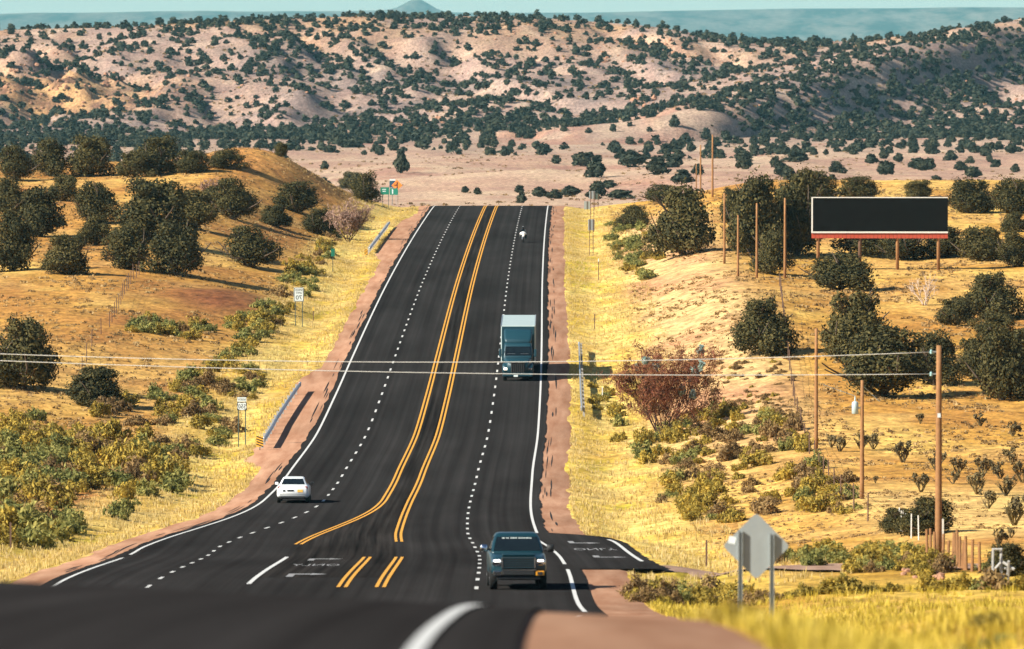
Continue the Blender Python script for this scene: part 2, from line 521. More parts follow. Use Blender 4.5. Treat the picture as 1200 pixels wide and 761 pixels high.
M['tail'] = mat('tail_lamp_red', (.20, .012, .012), .25, var=.1, spec=.6)
M['plate'] = mat('yellow_licence_plate', (.72, .42, .08), .5, var=.1)
M['sign_white'] = mat('white_sign_sheeting', (.62, .68, .66), .5, var=.06)
M['sign_black'] = mat('black_sign_legend', (.012, .014, .016), .6, var=.1)
M['sign_green'] = mat('green_sign_sheeting', (.018, .20, .13), .5, var=.12)
M['sign_orange'] = mat('orange_sign_sheeting', (.80, .23, .03), .5, var=.08)
M['sign_blue'] = mat('blue_sign_sheeting', (.02, .07, .12), .5, var=.1)
M['stripe_yellow'] = mat('yellow_marker_sheeting', (.75, .40, .04), .5, var=.08)
M['leather'] = mat('black_leather', (.014, .013, .012), .55, var=.3)
M['white_plastic'] = mat('white_fairing', (.75, .74, .70), .3, var=.05, coat=.5)
M['near_grass'] = leaf_mat('green_yellow_grass', [(.12, .11, .02), (.34, .26, .03), (.52, .39, .05), (.60, .46, .10)], .35, .25)
M['rock'] = mat('pink_sandstone', alb(176, 132, 106), .95, var=.3, scale=1.4, bump=.6, spec=.1)
M['transformer'] = mat('transformer_paint', (.38, .47, .48), .5, .1, var=.1)
M['ceramic'] = mat('insulator_glass', (.25, .42, .42), .25, var=.1)

M['juniper'] = leaf_mat('juniper_foliage', [(.013, .017, .010), (.030, .032, .014), (.064, .056, .019), (.12, .095, .030)], .12)
M['juniper_far'] = leaf_mat('far_juniper_foliage', [(.011, .017, .014), (.028, .036, .024), (.066, .068, .038)], .08, .5)
M['sage'] = leaf_mat('sagebrush_foliage', [(.03, .042, .015), (.10, .115, .035), (.23, .225, .065), (.38, .33, .095)], .3, 1.2)
M['rabbit'] = leaf_mat('rabbitbrush_foliage', [(.045, .045, .014), (.16, .13, .03), (.36, .265, .05), (.52, .36, .06)], .3, 1.2)
M['brown_brush'] = leaf_mat('brown_brush_foliage', [(.045, .035, .02), (.13, .085, .04), (.24, .15, .06), (.32, .21, .08)], .25, 1.2)
M['red_twig'] = leaf_mat('red_twigs', [(.05, .020, .015), (.13, .042, .028), (.23, .085, .045), (.30, .15, .07)], .2, .8)
M['pink_twig'] = leaf_mat('pink_twigs', [(.16, .10, .085), (.30, .19, .15), (.42, .28, .21)], .2, .8)
M['silver_leaf'] = leaf_mat('silver_leaves', [(.12, .20, .17), (.28, .38, .33), (.42, .50, .45)], .3, 1.0)
M['dead_wood'] = mat('bleached_dead_wood', (.50, .40, .33), .9, var=.25, scale=6, spec=.1)
M['dark_twig'] = mat('dark_twig_bark', (.075, .042, .030), .9, var=.3, scale=6, spec=.1)
M['cholla'] = leaf_mat('cholla_stems', [(.035, .03, .018), (.09, .07, .035), (.20, .15, .06)], .0, 2.0)
M['grass_yellow'] = leaf_mat('yellow_grass', [(.27, .20, .05), (.46, .34, .09), (.58, .44, .16), (.64, .51, .27)], .35, .3)
M['grass_straw'] = leaf_mat('straw_grass', [(.17, .10, .035), (.30, .19, .075), (.42, .29, .13)], .3, .3)

# ------------------------------------------------------------------ ground sheet
def tones(X, D, Z):
    """soil and grass cover of the land: what grows or lies where"""
    u = X - XROAD(D)
    vr = u - SHOULDER_R; vl = shoulder_l(D) - u
    sh = X.shape
    def c(r, g, b): return np.broadcast_to(alb(r, g, b), sh + (3,)).copy()
    def mixc(a, b, w): return a * (1 - w[..., None]) + b * w[..., None]
    n1 = fbm(X / 6, D / 16, 101, 4); n2 = fbm(X / 22, D / 60, 111, 3); n3 = fbm(X / 2.2, D / 7, 121, 3)
    field_l = mixc(c(196, 142, 72), c(218, 172, 96), smooth(n1 + .4 * n2, -.25, .35))
    field_r = mixc(c(206, 152, 72), c(228, 182, 100), smooth(n1 + .3 * n2, -.25, .35))
    tone = np.where((u > -6)[..., None], field_r, field_l)
    # bare red earth
    bare = smooth(n2, .28, .5) * (vl > 8)
    tone = mixc(tone, c(186, 116, 62), bare * .7)
    bm_ = np.exp(-((X + 25) / 5.5) ** 2 - ((D - 608) / 20) ** 2)
    tone = mixc(tone, c(150, 100, 58), np.clip(bm_ * 1.3, 0, 1))
    md = np.exp(-((X + 31) / 13) ** 2 - ((D - 868) / 34) ** 2)
    tone = mixc(tone, c(212, 150, 84), np.clip(md * 1.2, 0, 1))
    # pale bank on the right
    bank = smooth(vr, 3, 7) * (1 - smooth(vr, 13, 19)) * smooth(D, 380, 470) * (1 - smooth(D, 800, 880))
    tone = mixc(tone, mixc(c(226, 188, 128), c(216, 166, 116), smooth(n1, -.2, .3)), bank)
    # verges
    vg = np.where(u > 0, 1 - smooth(vr + 2.0 * n1, 3.5, 8), 1 - smooth(vl + 2.5 * n1, 3.5, 9)) * (D < 960)
    straw = mixc(c(236, 204, 118), c(230, 190, 92), smooth(n3 + .5 * n1, -.2, .3))
    straw = mixc(straw, c(200, 178, 60), smooth(n1 + .5 * n3, .25, .6))
    tone = mixc(tone, straw, vg)
    strip = np.where(u > 0, np.exp(-((vr - .9) / .7) ** 2), np.exp(-((vl - .9) / .7) ** 2)) * (D < 960)
    tone = mixc(tone, c(222, 184, 74), strip * smooth(n3, -.5, .1) * .85)
    # near ground and low right field, sandy
    sand = smooth(D, 275, 300) * (1 - smooth(D, 345, 380)) * smooth(vr, 10, 16)
    tone = mixc(tone, c(234, 194, 122), sand * .8)
    nearg = 1 - smooth(D, 235, 262)
    tone = mixc(tone, mixc(c(188, 146, 58), c(218, 178, 84), smooth(n3, -.3, .3)), nearg * (u > 5))
    # far plain
    pl = smooth(D, 960, 1080)
    pn = fbm(X / 60, D / 160, 131, 4)
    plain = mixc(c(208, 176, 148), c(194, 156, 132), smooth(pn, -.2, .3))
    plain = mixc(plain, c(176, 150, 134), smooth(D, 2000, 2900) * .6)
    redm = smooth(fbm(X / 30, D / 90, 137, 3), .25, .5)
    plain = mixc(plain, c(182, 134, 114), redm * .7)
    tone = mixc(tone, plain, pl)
    hl = smooth(D, 2850, 2950)
    up = smooth(D, 3200, 3420)
    hn = fbm(X / 40, D / 60, 141, 4)
    fine = fbm(X / 9, D / 14, 151, 3)
    hc = mixc(mixc(c(176, 148, 134), c(150, 130, 122), smooth(hn + .5 * fine, -.1, .4)), c(196, 156, 122), up * smooth(hn, -.4, .3))
    hc = mixc(hc, c(212, 180, 156), smooth(fbm(X / 26, D / 34, 157, 4), .22, .45) * .7)
    bl = np.exp(-((X + 215) / 60) ** 2) * np.exp(-((D - 3110) / 55) ** 2)
    hc = mixc(hc, mixc(c(210, 164, 116), c(140, 104, 82), smooth(fine, -.15, .3)), np.clip(bl * 1.2, 0, 1))
    tone = mixc(tone, hc, hl)
    return np.clip(tone, 0.003, .9)

def grid_mesh(name, X, D, Z, m, tone=None):
    r, c = X.shape
    v = np.stack([X, D, Z], -1).reshape(-1, 3)
    i = np.arange(r * c).reshape(r, c)
    f = np.stack([i[:-1, :-1], i[:-1, 1:], i[1:, 1:], i[1:, :-1]], -1).reshape(-1, 4)
    me = np_mesh(name, v, f, m, True)
    if tone is not None:
        a = me.color_attributes.new('tone', 'FLOAT_COLOR', 'POINT')
        rgba = np.ones((r * c, 4), np.float32); rgba[:, :3] = tone.reshape(-1, 3)
        a.data.foreach_set('color', rgba.ravel())
    return me

rows = np.concatenate([np.arange(-60, 240, 3.0), np.arange(240, 1000, 1.6), np.arange(1000, 2800, 9.0),
                       np.arange(2800, 3760, 4.0), np.arange(3760, 9000, 180.0), np.arange(9000, 42001, 1500.0)])
hw = np.maximum(45, .078 * rows)
core = np.linspace(-1, 1, 151)
outer = np.linspace(0, 1, 26)[1:] ** 1.6
ext = np.maximum(90, .22 * rows)
U = np.concatenate([-(hw[:, None] + outer[::-1][None, :] * ext[:, None]), hw[:, None] * core[None, :], hw[:, None] + outer[None, :] * ext[:, None]], 1)
DD = np.repeat(rows[:, None], U.shape[1], 1)
XX = U + XROAD(DD)
ZZ = ground_height(XX, DD)
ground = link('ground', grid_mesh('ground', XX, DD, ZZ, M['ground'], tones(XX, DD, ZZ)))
tag(ground, 'dry yellow grassland and pale desert hills reaching to the horizon', 'ground', kind='structure')

# far mesa
def mesa_mat():
    m, nt, N, L, p = new_mat('wooded_mesa')
    tc = N.new('ShaderNodeTexCoord')
    def noise(s, sx, sy, d):
        mp = N.new('ShaderNodeMapping'); mp.inputs['Scale'].default_value = (sx, sy, 1); L.new(tc.outputs['Object'], mp.inputs['Vector'])
        n = N.new('ShaderNodeTexNoise'); n.inputs['Scale'].default_value = s; n.inputs['Detail'].default_value = d; L.new(mp.outputs[0], n.inputs['Vector']); return n
    n1 = noise(.035, 1, .2, 4); n2 = noise(.0075, 1, .10, 6)
    cr = N.new('ShaderNodeValToRGB'); e = cr.color_ramp.elements
    e[0].position = .42; e[0].color = (.015, .03, .02, 1); e[1].position = .62; e[1].color = (.17, .15, .12, 1)
    ad = N.new('ShaderNodeMath'); ad.operation = 'MULTIPLY_ADD'; ad.inputs[1].default_value = .35
    ad2 = N.new('ShaderNodeMath'); ad2.operation = 'MULTIPLY'; ad2.inputs[1].default_value = .7
    L.new(n2.outputs['Fac'], ad2.inputs[0]); L.new(n1.outputs['Fac'], ad.inputs[0]); L.new(ad2.outputs[0], ad.inputs[2])
    L.new(ad.outputs[0], cr.inputs['Fac']); L.new(cr.outputs[0], p.inputs['Base Color'])
    p.inputs['Roughness'].default_value = 1; p.inputs['Specular IOR Level'].default_value = 0
    return m
MS = 2.2       # the mesa lies about thirty kilometres off
mx_ = np.linspace(-2600, 2600, 320); md_ = np.linspace(11200, 16500, 70)
MX, MD = np.meshgrid(mx_, md_)
mt = np.clip((MD - 11600 - 500 * fbm(MX / 500, MX * 0, 9, 3)) / 2000, 0, 1)
top = 10 + 8 * fbm(MX / 420, MX * 0 + 4, 19, 3) + 6 * (MX / 1000)
MZ = -62.0 + (top + 63) * smooth(mt, 0, 1) ** .7 + 8 * fbm(MX / 130, MD / 400, 29, 4) * smooth(mt, 0, .2) * (1 - smooth(mt, .7, 1))
MZ = MZ + 26 * np.exp(-((MX + 194) / 34) ** 2) * np.exp(-((MD - 14000) / 260) ** 2)
MZ = MZ - 14 * np.exp(-((MX - 560) / 300) ** 2) * smooth(mt, .2, .8) * (1 - smooth(mt, .85, 1))
mesa = link('far_mesa', grid_mesh('far_mesa', MX * MS, MD * MS, MZ * MS, mesa_mat()))
tag(mesa, 'hazy wooded mesa with a small butte on the horizon', 'mesa', kind='structure')

# ------------------------------------------------------------------ road sheets
def sheet(name, d, u_cols, lift, m, parent=None, world_x=False, height=None, drop=0):
    """sheet that follows the road: u_cols are functions of d giving offsets across the road"""
    d = np.asarray(d, float)
    Uc = np.stack([np.broadcast_to(np.asarray(fn(d) if callable(fn) else fn, float), d.shape) for fn in u_cols], 1)
    Dm = np.repeat(d[:, None], Uc.shape[1], 1)
    Xm = Uc if world_x else Uc + XROAD(Dm)
    Um = Xm - XROAD(Dm)
    Zm = (zsurf(Um, Dm) if height is None else height(Xm, Dm)) + lift
    if drop: Zm[:, 0 if drop < 0 else -1] -= .14
    me = grid_mesh(name, Xm, Dm, Zm, m)
    uvl = me.uv_layers.new(name='road')
    li = np.empty(len(me.loops), np.int32); me.loops.foreach_get('vertex_index', li)
    uvs = np.stack([Um.ravel(), Dm.ravel()], 1).astype(np.float32)
    uvl.data.foreach_set('uv', uvs[li].ravel())
    return link(name, me, parent)

def jit(seed, a, s=3.0):
    return lambda d: a * smooth(d, 225, 300) * fbm(np.asarray(d) / s, np.asarray(d) * 0, seed, 3)
DR = np.concatenate([np.arange(-55, 240, 2.5), np.arange(240, 992, .8)])
jl, jr = jit(201, .16, 4.5), jit(211, .16, 4.5)
road = sheet('road', DR, [lambda d: left_edge(d) - .5 + jl(d), lambda d: left_edge(d) * .7, lambda d: left_edge(d) * .35, 0.0, lambda d: 3.95 + jr(d)], .03, M['asphalt'])
tag(road, 'freshly laid dark asphalt highway dipping and rising to the far crest', 'road', kind='structure')
js, jq = jit(221, .5, 6), jit(231, .5, 6)
shl = sheet('road_shoulder', DR, [lambda d: shoulder_l(d) - .5, lambda d: shoulder_l(d) + .1 + js(d) * .6, lambda d: left_edge(d) + .6], 0, M['shoulder'], drop=-1)
tag(shl, 'reddish gravel shoulder along the left edge of the highway', 'shoulder', kind='structure')
shr = sheet('road_shoulder', DR, [3.0, lambda d: SHOULDER_R - .1 + jq(d) * .5, lambda d: SHOULDER_R + .5], 0, M['shoulder'], drop=1)
tag(shr, 'reddish gravel shoulder along the right edge of the highway', 'shoulder', kind='structure')
# darker, scuffed median between the yellow lines
med = sheet('median_strip', np.arange(250, 992, 1.0), [lambda d: -LANE - median(d) + .15, lambda d: -LANE - .6 * median(d), lambda d: -LANE - .15], .036, M['old_asphalt'], road)
# turn lane with its own asphalt
tl = sheet('turn_lane', np.arange(263, 334.6, .7), [lambda d: XROAD(d) + 3.2, lambda d: .5 * (XROAD(d) + 3.2 + TURN_X(d)), lambda d: TURN_X(d) + .12 * fbm(d / 2.5, d * 0, 77, 2)], .0345, M['asphalt'], world_x=True)
tag(tl, 'asphalt turn lane widening the highway at the side road', 'turn lane', kind='structure')
# side road of gravel
sp = []
for (a, b), (c_, e_) in zip(SIDE_ROAD[:-1], SIDE_ROAD[1:]):
    n = max(2, int(math.hypot(c_ - a, e_ - b) / .8))
    sp += [(a + (c_ - a) * i / n, b + (e_ - b) * i / n) for i in range(n)]
sp = np.array(sp); tg = np.gradient(sp, axis=0); tg /= np.linalg.norm(tg, axis=1)[:, None]
nr = np.stack([tg[:, 1], -tg[:, 0]], 1)
cols = np.stack([sp + nr * o for o in (-1.9, -.7, .7, 1.9)], 1)
cz = ground_height(cols[..., 0], cols[..., 1], False)
cz = np.minimum(cz, cz.mean(1, keepdims=True) + .08)
side_me = grid_mesh('side_road', cols[..., 0], cols[..., 1], cz + .012, M['gravel'])
uvl = side_me.uv_layers.new(name='road')
li = np.empty(len(side_me.loops), np.int32); side_me.loops.foreach_get('vertex_index', li)
uvl.data.foreach_set('uv', cols.reshape(-1, 2).astype(np.float32)[li].ravel())
tag(link('side_road', side_me), 'narrow grey gravel side road leaving the highway to the right', 'side road', kind='structure')

# ------------------------------------------------------------------ painted markings (parts of the road)
PL = .044
def line(name, d0, d1, u_fn, w, m, step=1.0, lift=PL):
    d = np.linspace(d0, d1, max(2, int((d1 - d0) / step) + 1))
    fn = u_fn if callable(u_fn) else (lambda q: np.full_like(np.asarray(q, float), u_fn))
    return sheet(name, d, [lambda q: fn(q) - w / 2, lambda q: fn(q) + w / 2], lift, m, road)
WLN = .14
line('edge_line', -50, 150, LANE, .10, M['white_paint'])
for a, b in ((200, 262), (272, 300), (334, 990)):
    line('edge_line', a, b, LANE if b != 300 else (lambda q: LANE + 0 * q), WLN, M['white_paint'])
line('edge_line', 301, 325, lambda q: LANE - .25 * smooth(q, 300, 325), WLN, M['white_paint'])
for a, b in ((240, 286), (293, 990)):
    line('edge_line', a, b, left_edge, WLN, M['white_paint'])
def left_dotted(d): return left_edge(d) + LANE
ds = 238.0
while ds < 980:
    line('lane_dash', ds, ds + 2.5, 0.0, .14, M['white_paint'], 1.2)
    line('lane_dash', ds + 1.5, ds + 4.0, left_dotted, .14, M['white_paint'], 1.2)
    ds += 8.5
for o in (-.13, .13):
    line('centre_line', 318, 990, -LANE + o, .13, M['yellow_paint'])
    line('centre_line', 240, 288, -LANE + o - .0, .13, M['yellow_paint'])
    line('centre_line', 313, 990, lambda q, o=o: -LANE - median(q) + o, .13, M['yellow_paint'])
    line('centre_line', 240, 288, lambda q, o=o: -LANE - 1.35 + o, .13, M['yellow_paint'])
line('turn_bay_line', 243, 288, -LANE - 4.75, .17, M['white_paint'])
line('turn_lane_line', 278, 322, lambda q: TURN_X(q) - .45 - XROAD(q), .17, M['white_paint'], lift=.048)

def text_data(s, size=1.0):
    cu = bpy.data.curves.new('lettering', 'FONT'); cu.body = s; cu.size = size
    cu.align_x = 'CENTER'; cu.align_y = 'CENTER'; cu.resolution_u = 3
    o = bpy.data.objects.new('lettering', cu); COL.objects.link(o)
    bpy.context.view_layer.update()
    dg = bpy.context.evaluated_depsgraph_get()
    me = bpy.data.meshes.new_from_object(o.evaluated_get(dg))
    bpy.data.objects.remove(o); bpy.data.curves.remove(cu)
    co = np.empty(len(me.vertices) * 3, np.float32); me.vertices.foreach_get('co', co); co = co.reshape(-1, 3)
    co[:, :2] -= (co[:, :2].max(0) + co[:, :2].min(0)) / 2
    return me, co

def road_text(s, u_c, d_c, width, length, fx, fy, m, lift=.05):
    me, co = text_data(s)
    ext_ = co[:, :2].max(0) - co[:, :2].min(0)
    u = u_c + fx * co[:, 0] / ext_[0] * width
    d = d_c + fy * co[:, 1] / ext_[1] * length
    out = np.stack([u + XROAD(d), d, zsurf(u, d) + lift], 1)
    me.vertices.foreach_set('co', out.astype(np.float32).ravel())
    me.materials.append(m); me.update()
    return link('road_lettering', me, road)

def road_arrow(u_c, d_c, fx, fy, m, lift=.05, ln=5.0):
    """turn arrow painted on the lane: shaft, bend and head"""
    p = [(-.1, -.5), (.1, -.5), (.1, .12), (.55, .12), (.55, -.02), (1.0, .22), (.55, .46), (.55, .32), (-.1, .32)]
    mb = MB()
    pts = []
    for a, b in p:
        d = d_c + fy * b * ln; u = u_c + fx * (a - .35) * 1.3
        pts.append((u + float(XROAD(d)), d, float(zsurf(u, d)) + lift))
    mb.add(pts, [(0, 1, 2, 8), (2, 3, 7, 8), (3, 4, 5), (3, 5, 7), (5, 6, 7)])
    return mb.build('road_arrow', m, road)
# left bay, read by traffic going away (the picture shows it mirrored)
ub = -LANE - 1.35 - 1.75
road_text('ONLY', ub, 270, 1.9, 3.6, -1, 1, M['worn_paint'])
road_arrow(ub, 282, 1, 1, M['worn_paint']); road_arrow(ub, 253, 1, 1, M['worn_paint'])
# right lane, read by traffic coming towards us
ut = LANE + 1.75
road_text('ONLY', ut + .15, 303, 1.9, 3.6, 1, -1, M['worn_paint'], .054)
road_arrow(ut - .1, 316, 1, -1, M['worn_paint'], .054); road_arrow(ut + .25, 288, 1, -1, M['worn_paint'], .054)

# painted dark dashes imitating the shadow of the jagged asphalt edges
mb = MB()
for i in range(150):
    d = rng.uniform(245, 960); left = rng.random() < .5
    u = (float(left_edge(d)) - rng.uniform(.62, 1.05)) if left else rng.uniform(4.1, 4.6)
    if not left and 258 < d < 337: continue
    ln = rng.uniform(4, 16); w = rng.uniform(.02, .055)
    pts = []
    n = 5
    for s in (-1, 1):
        for k in range(n):
            q = d + ln * k / (n - 1); ww = w * (math.sin(PI * k / (n - 1)) + .1)
            uu = u + s * ww
            if left: uu = uu + float(left_edge(q)) - float(left_edge(d))
            pts.append((uu + float(XROAD(q)), q, float(zsurf(uu, q)) + .008))
    mb.add(pts, [(k, k + 1, n + k + 1, n + k) for k in range(n - 1)])
tag(mb.build('edge_shadow_dashes', M['edge_shade'], shr), kind='stuff')

# ------------------------------------------------------------------ plants: meshes that are shared
def leaf_cloud(n, lobes, size, seed, aspect=1.9, up=0.35, shell=.55, fringe=.12):
    """n leaf-clump quads spread through a union of lobes (cx, cy, cz, rx, ry, rz)"""
    g = np.random.default_rng(seed)
    lob = np.array(lobes, float)
    vol = lob[:, 3] * lob[:, 4] * lob[:, 5]
    k = g.choice(len(lob), n, p=vol ** .7 / (vol ** .7).sum())
    dirs = g.normal(size=(n, 3)); dirs /= np.linalg.norm(dirs, axis=1)[:, None]
    r = shell + (1 - shell) * g.random(n) ** .6 + fringe * np.abs(g.normal(size=n)) * (g.random(n) < .3)
    c = lob[k, :3] + dirs * lob[k, 3:] * r[:, None]
    c[:, 2] = np.maximum(c[:, 2], .04)
    nn = dirs + g.normal(size=(n, 3)) * .55; nn /= np.linalg.norm(nn, axis=1)[:, None]
    w = g.normal(size=(n, 3)); w[:, 2] += up * 1.5
    a = w - nn * (w * nn).sum(1)[:, None]; a /= np.linalg.norm(a, axis=1)[:, None]
    b = np.cross(nn, a)
    s = size * (.55 + .9 * g.random(n))[:, None]
    a = a * s * aspect / 2; b = b * s / 2
    v = np.stack([c - a * .9 - b * .5, c - a * .2 + b, c + a + b * .1, c - a * .1 - b], 1).reshape(-1, 3)
    f = np.arange(n * 4).reshape(n, 4)
    return v, f

def juniper_lobes(g, W, H, k):
    L = [(0, 0, H * .38, W * .33, W * .33, H * .36), (W * .06 * g.uniform(-1, 1), 0, H * .62, W * .19, W * .19, H * .30)]
    for i in range(k):
        a = g.uniform(0, 2 * PI); z = g.uniform(.12, .84) * H; q = g.uniform(.14, .38) * W * (1.15 - .75 * z / H)
        r = g.uniform(.09, .21) * W * (1.15 - .6 * z / H)
        L.append((q * math.cos(a), q * math.sin(a), z, r, r, r * g.uniform(.75, 1.25) * H / W * 1.1))
    return L

def branches(mb, p, d, ln, r, depth, g, spread=.6, n=4, kids=(2, 4), tips=None, bend=.25, up=.15):
    pts = [Vector(p)]; dirv = Vector(d).normalized()
    seg = 3
    for i in range(seg):
        dirv = (dirv + Vector((g.uniform(-1, 1), g.uniform(-1, 1), g.uniform(-.5, 1))) * bend * .5).normalized()
        pts.append(pts[-1] + dirv * ln / seg)
    mb.tube(pts, [r * (1 - .5 * i / seg) for i in range(seg + 1)], n, cap=False)
    if tips is not None: tips.append((pts[-1], dirv)); tips.append((pts[-2], dirv))
    if depth <= 0: return
    for k in range(g.randint(*kids)):
        i = g.randint(1, seg)
        nd = (dirv + Vector((g.uniform(-1, 1), g.uniform(-1, 1), g.uniform(-.5, .8))) * spread + Vector((0, 0, up))).normalized()
        branches(mb, pts[i], nd, ln * g.uniform(.55, .8), r * .55, depth - 1, g, spread, max(3, n - 1), kids, tips, bend, up)

JUNIPERS = []
for s in range(7):
    g = random.Random(300 + s)
    W, H = 1.0, g.uniform(.85, 1.05)       # unit tree, scaled on placing
    W5 = 5.0
    lob = juniper_lobes(g, W5, W5 * H, 20)
    v, f = leaf_cloud(11000, lob, .108, 400 + s, fringe=.25)
    crown = np_mesh('crown', v, f, M['juniper'])
    mb = MB()
    branches(mb, (0, 0, -.3), (.1, .05, 1), W5 * .42, .20, 2, g, .9, 6, (3, 5))
    for k in range(3):
        a = g.uniform(0, 2 * PI)
        branches(mb, (0, 0, .1), (math.cos(a), math.sin(a), .8), W5 * .42, .12, 1, g, .7, 5, (2, 3))
    trunk = mb.mesh('trunk', M['bark'], True, False)
    JUNIPERS.append((crown, trunk, W5, W5 * H))

def place_juniper(x, yb, w, h, label, group=None, variant=None, name='juniper_tree', dmin=225):
    X, d, z = pix(x, yb, dmin)
    s = F / d
    i = rng.randrange(len(JUNIPERS)) if variant is None else variant
    crown, trunk, W, H = JUNIPERS[i]
    t = empty(name, (X, d + .1 * w / s, z - .05), rng.uniform(0, 6.28), label, 'juniper' if 'tree' in name else 'bush', group)
    sx = w / s / W * 1.22; sz = h / s / H * 1.12
    t.scale = (sx, sx, sz)
    link('trunk', trunk, t); link('crown', crown, t)
    return t

LJ = [  # x, base row, width, height, label
 (28, 458, 88, 84, 'large dark juniper cut by the left frame edge, above the wires'),
 (108, 477, 78, 46, 'squat dark juniper beside the larger one at the left edge'),
 (294, 314, 66, 50, 'round olive juniper standing alone above the bare red patch'),
 (206, 324, 72, 62, 'dark juniper nearest the top of the left wire fence'),
 (150, 316, 62, 56, 'dark juniper left of the wire fence top, in the big left clump'),
 (180, 285, 92, 72, 'tallest broad juniper in the middle of the big left clump'),
 (226, 268, 62, 46, 'juniper at the upper right of the big left clump'),
 (274, 258, 56, 50, 'round juniper below the bare mound, left of its slope'),
 (349, 250, 62, 38, 'broad juniper at the right foot of the bare mound'),
 (322, 266, 40, 26, 'low juniper tucked below the broad one by the mound'),
 (374, 275, 44, 30, 'green juniper just left of the pink leafless bush'),
 (428, 237, 38, 34, 'juniper behind the green sign at the left crest'),
 (412, 222, 30, 20, 'small juniper on the slope above the green sign'),
 (330, 184, 17, 17, 'tiny juniper alone on top of the bare mound'),
 (58, 206, 52, 42, 'leftmost big juniper on the left ridge line'),
 (106, 207, 56, 46, 'second big juniper on the left ridge line'),
 (186, 205, 60, 44, 'tallest juniper on the left ridge, midway to the mound'),
 (158, 208, 44, 30, 'juniper on the left ridge, left of the tallest one'),
 (226, 203, 46, 26, 'low juniper on the left ridge right of the tallest one'),
 (264, 197, 52, 22, 'flat juniper on the left ridge nearest the mound'),
 (18, 212, 46, 42, 'juniper at the left frame edge on the ridge line'),
 (76, 236, 38, 30, 'round juniper below the left ridge line'),
 (12, 256, 52, 48, 'dark juniper at the left frame edge below the ridge'),
 (108, 262, 52, 48, 'dark juniper left of the big left clump, below the ridge'),
 (48, 278, 66, 58, 'broad dark juniper in the left dark clump near the frame edge'),
 (14, 318, 58, 70, 'dark juniper at the left frame edge, lowest of the upper clump'),
 (76, 322, 58, 46, 'juniper at the lower right of the upper left clump'),
 (112, 288, 44, 36, 'juniper between the two left clumps'),
 (248, 238, 26, 20, 'small juniper under the left ridge in open grass'),
 (92, 292, 22, 18, 'very small round juniper on open grass in the left clump'),
]
for x, y, w, h, lab in LJ:
    place_juniper(x, y, w, h, lab, 'junipers left of the highway')
RJ = [
 (802, 300, 80, 80, 'large rounded juniper right of the highway below the two tall poles'),
 (744, 267, 42, 26, 'low olive juniper beside the right verge near the crest'),
 (775, 238, 50, 22, 'flat juniper on the right crest left of the two tall poles'),
 (892, 416, 74, 66, 'round juniper alone on the bank left of the wire fence'),
 (984, 341, 80, 44, 'broad juniper in front of the left billboard posts'),
 (884, 300, 74, 92, 'tall juniper behind the row of bare poles'),
 (934, 300, 74, 96, 'tall juniper just left of the billboard face'),
 (905, 322, 50, 50, 'low juniper at the foot of the bare poles'),
 (860, 262, 34, 40, 'juniper between the tall poles and the bare pole row'),
 (1012, 300, 70, 44, 'juniper under the billboard, first behind its posts from the left'),
 (1062, 305, 64, 38, 'juniper under the billboard between its middle posts'),
 (1108, 302, 56, 36, 'juniper under the right end of the billboard'),
 (1150, 306, 66, 40, 'juniper just right of the billboard posts'),
 (1190, 312, 50, 40, 'juniper at the right frame edge level with the billboard posts'),
 (955, 240, 62, 40, 'juniper rising over the left top corner of the billboard'),
 (1008, 236, 54, 30, 'juniper showing over the billboard top, left half'),
 (1076, 232, 40, 20, 'low juniper showing over the billboard top, right half'),
 (1136, 250, 62, 40, 'juniper beside the right top corner of the billboard'),
 (1186, 252, 60, 42, 'juniper at the right frame edge above the billboard'),
 (1188, 272, 34, 24, 'low juniper in the grass right of the billboard'),
 (1004, 424, 84, 82, 'tall olive juniper at the left of the big right clump'),
 (1034, 466, 112, 84, 'largest dark juniper of the big right clump, behind the two wires'),
 (1096, 452, 66, 62, 'juniper right of the largest one in the big right clump'),
 (1160, 374, 72, 54, 'juniper on open grass near the right frame edge'),
 (1122, 382, 48, 32, 'low juniper left of the one on open grass at right'),
 (1168, 398, 54, 30, 'low dark juniper above the lower right clump'),
 (1176, 470, 78, 84, 'tall dark juniper at the right frame edge above the open field'),
 (1142, 445, 50, 48, 'juniper between the big right clump and the frame edge'),
 (1092, 627, 70, 44, 'dark green bush behind the tallest near pole'),
 (1054, 624, 50, 28, 'dark green bush behind the row of pale pickets'),
 (1182, 677, 60, 40, 'dark bush behind the grey timber gate'),
 (1195, 425, 30, 40, 'narrow juniper cut by the right frame edge'),
]
for x, y, w, h, lab in RJ:
    place_juniper(x, y, w, h, lab, 'junipers right of the highway', name='dark_bush' if 'bush' in lab else 'juniper_tree')

# far junipers: one low-detail crown per variant
FAR = []
for s in range(6):
    g = random.Random(500 + s)
    lob = juniper_lobes(g, 4.0, 3.6, 8)
    v, f = leaf_cloud(800, lob, .36, 600 + s)
    FAR.append(np_mesh('far_juniper', v, f, M['juniper_far']))
FLITE = []
for s in range(6):
    g = random.Random(700 + s)
    lob = juniper_lobes(g, 4.0, 3.6, 5)
    FLITE.append(leaf_cloud(62, lob, 1.02, 800 + s, shell=.5, aspect=1.4))

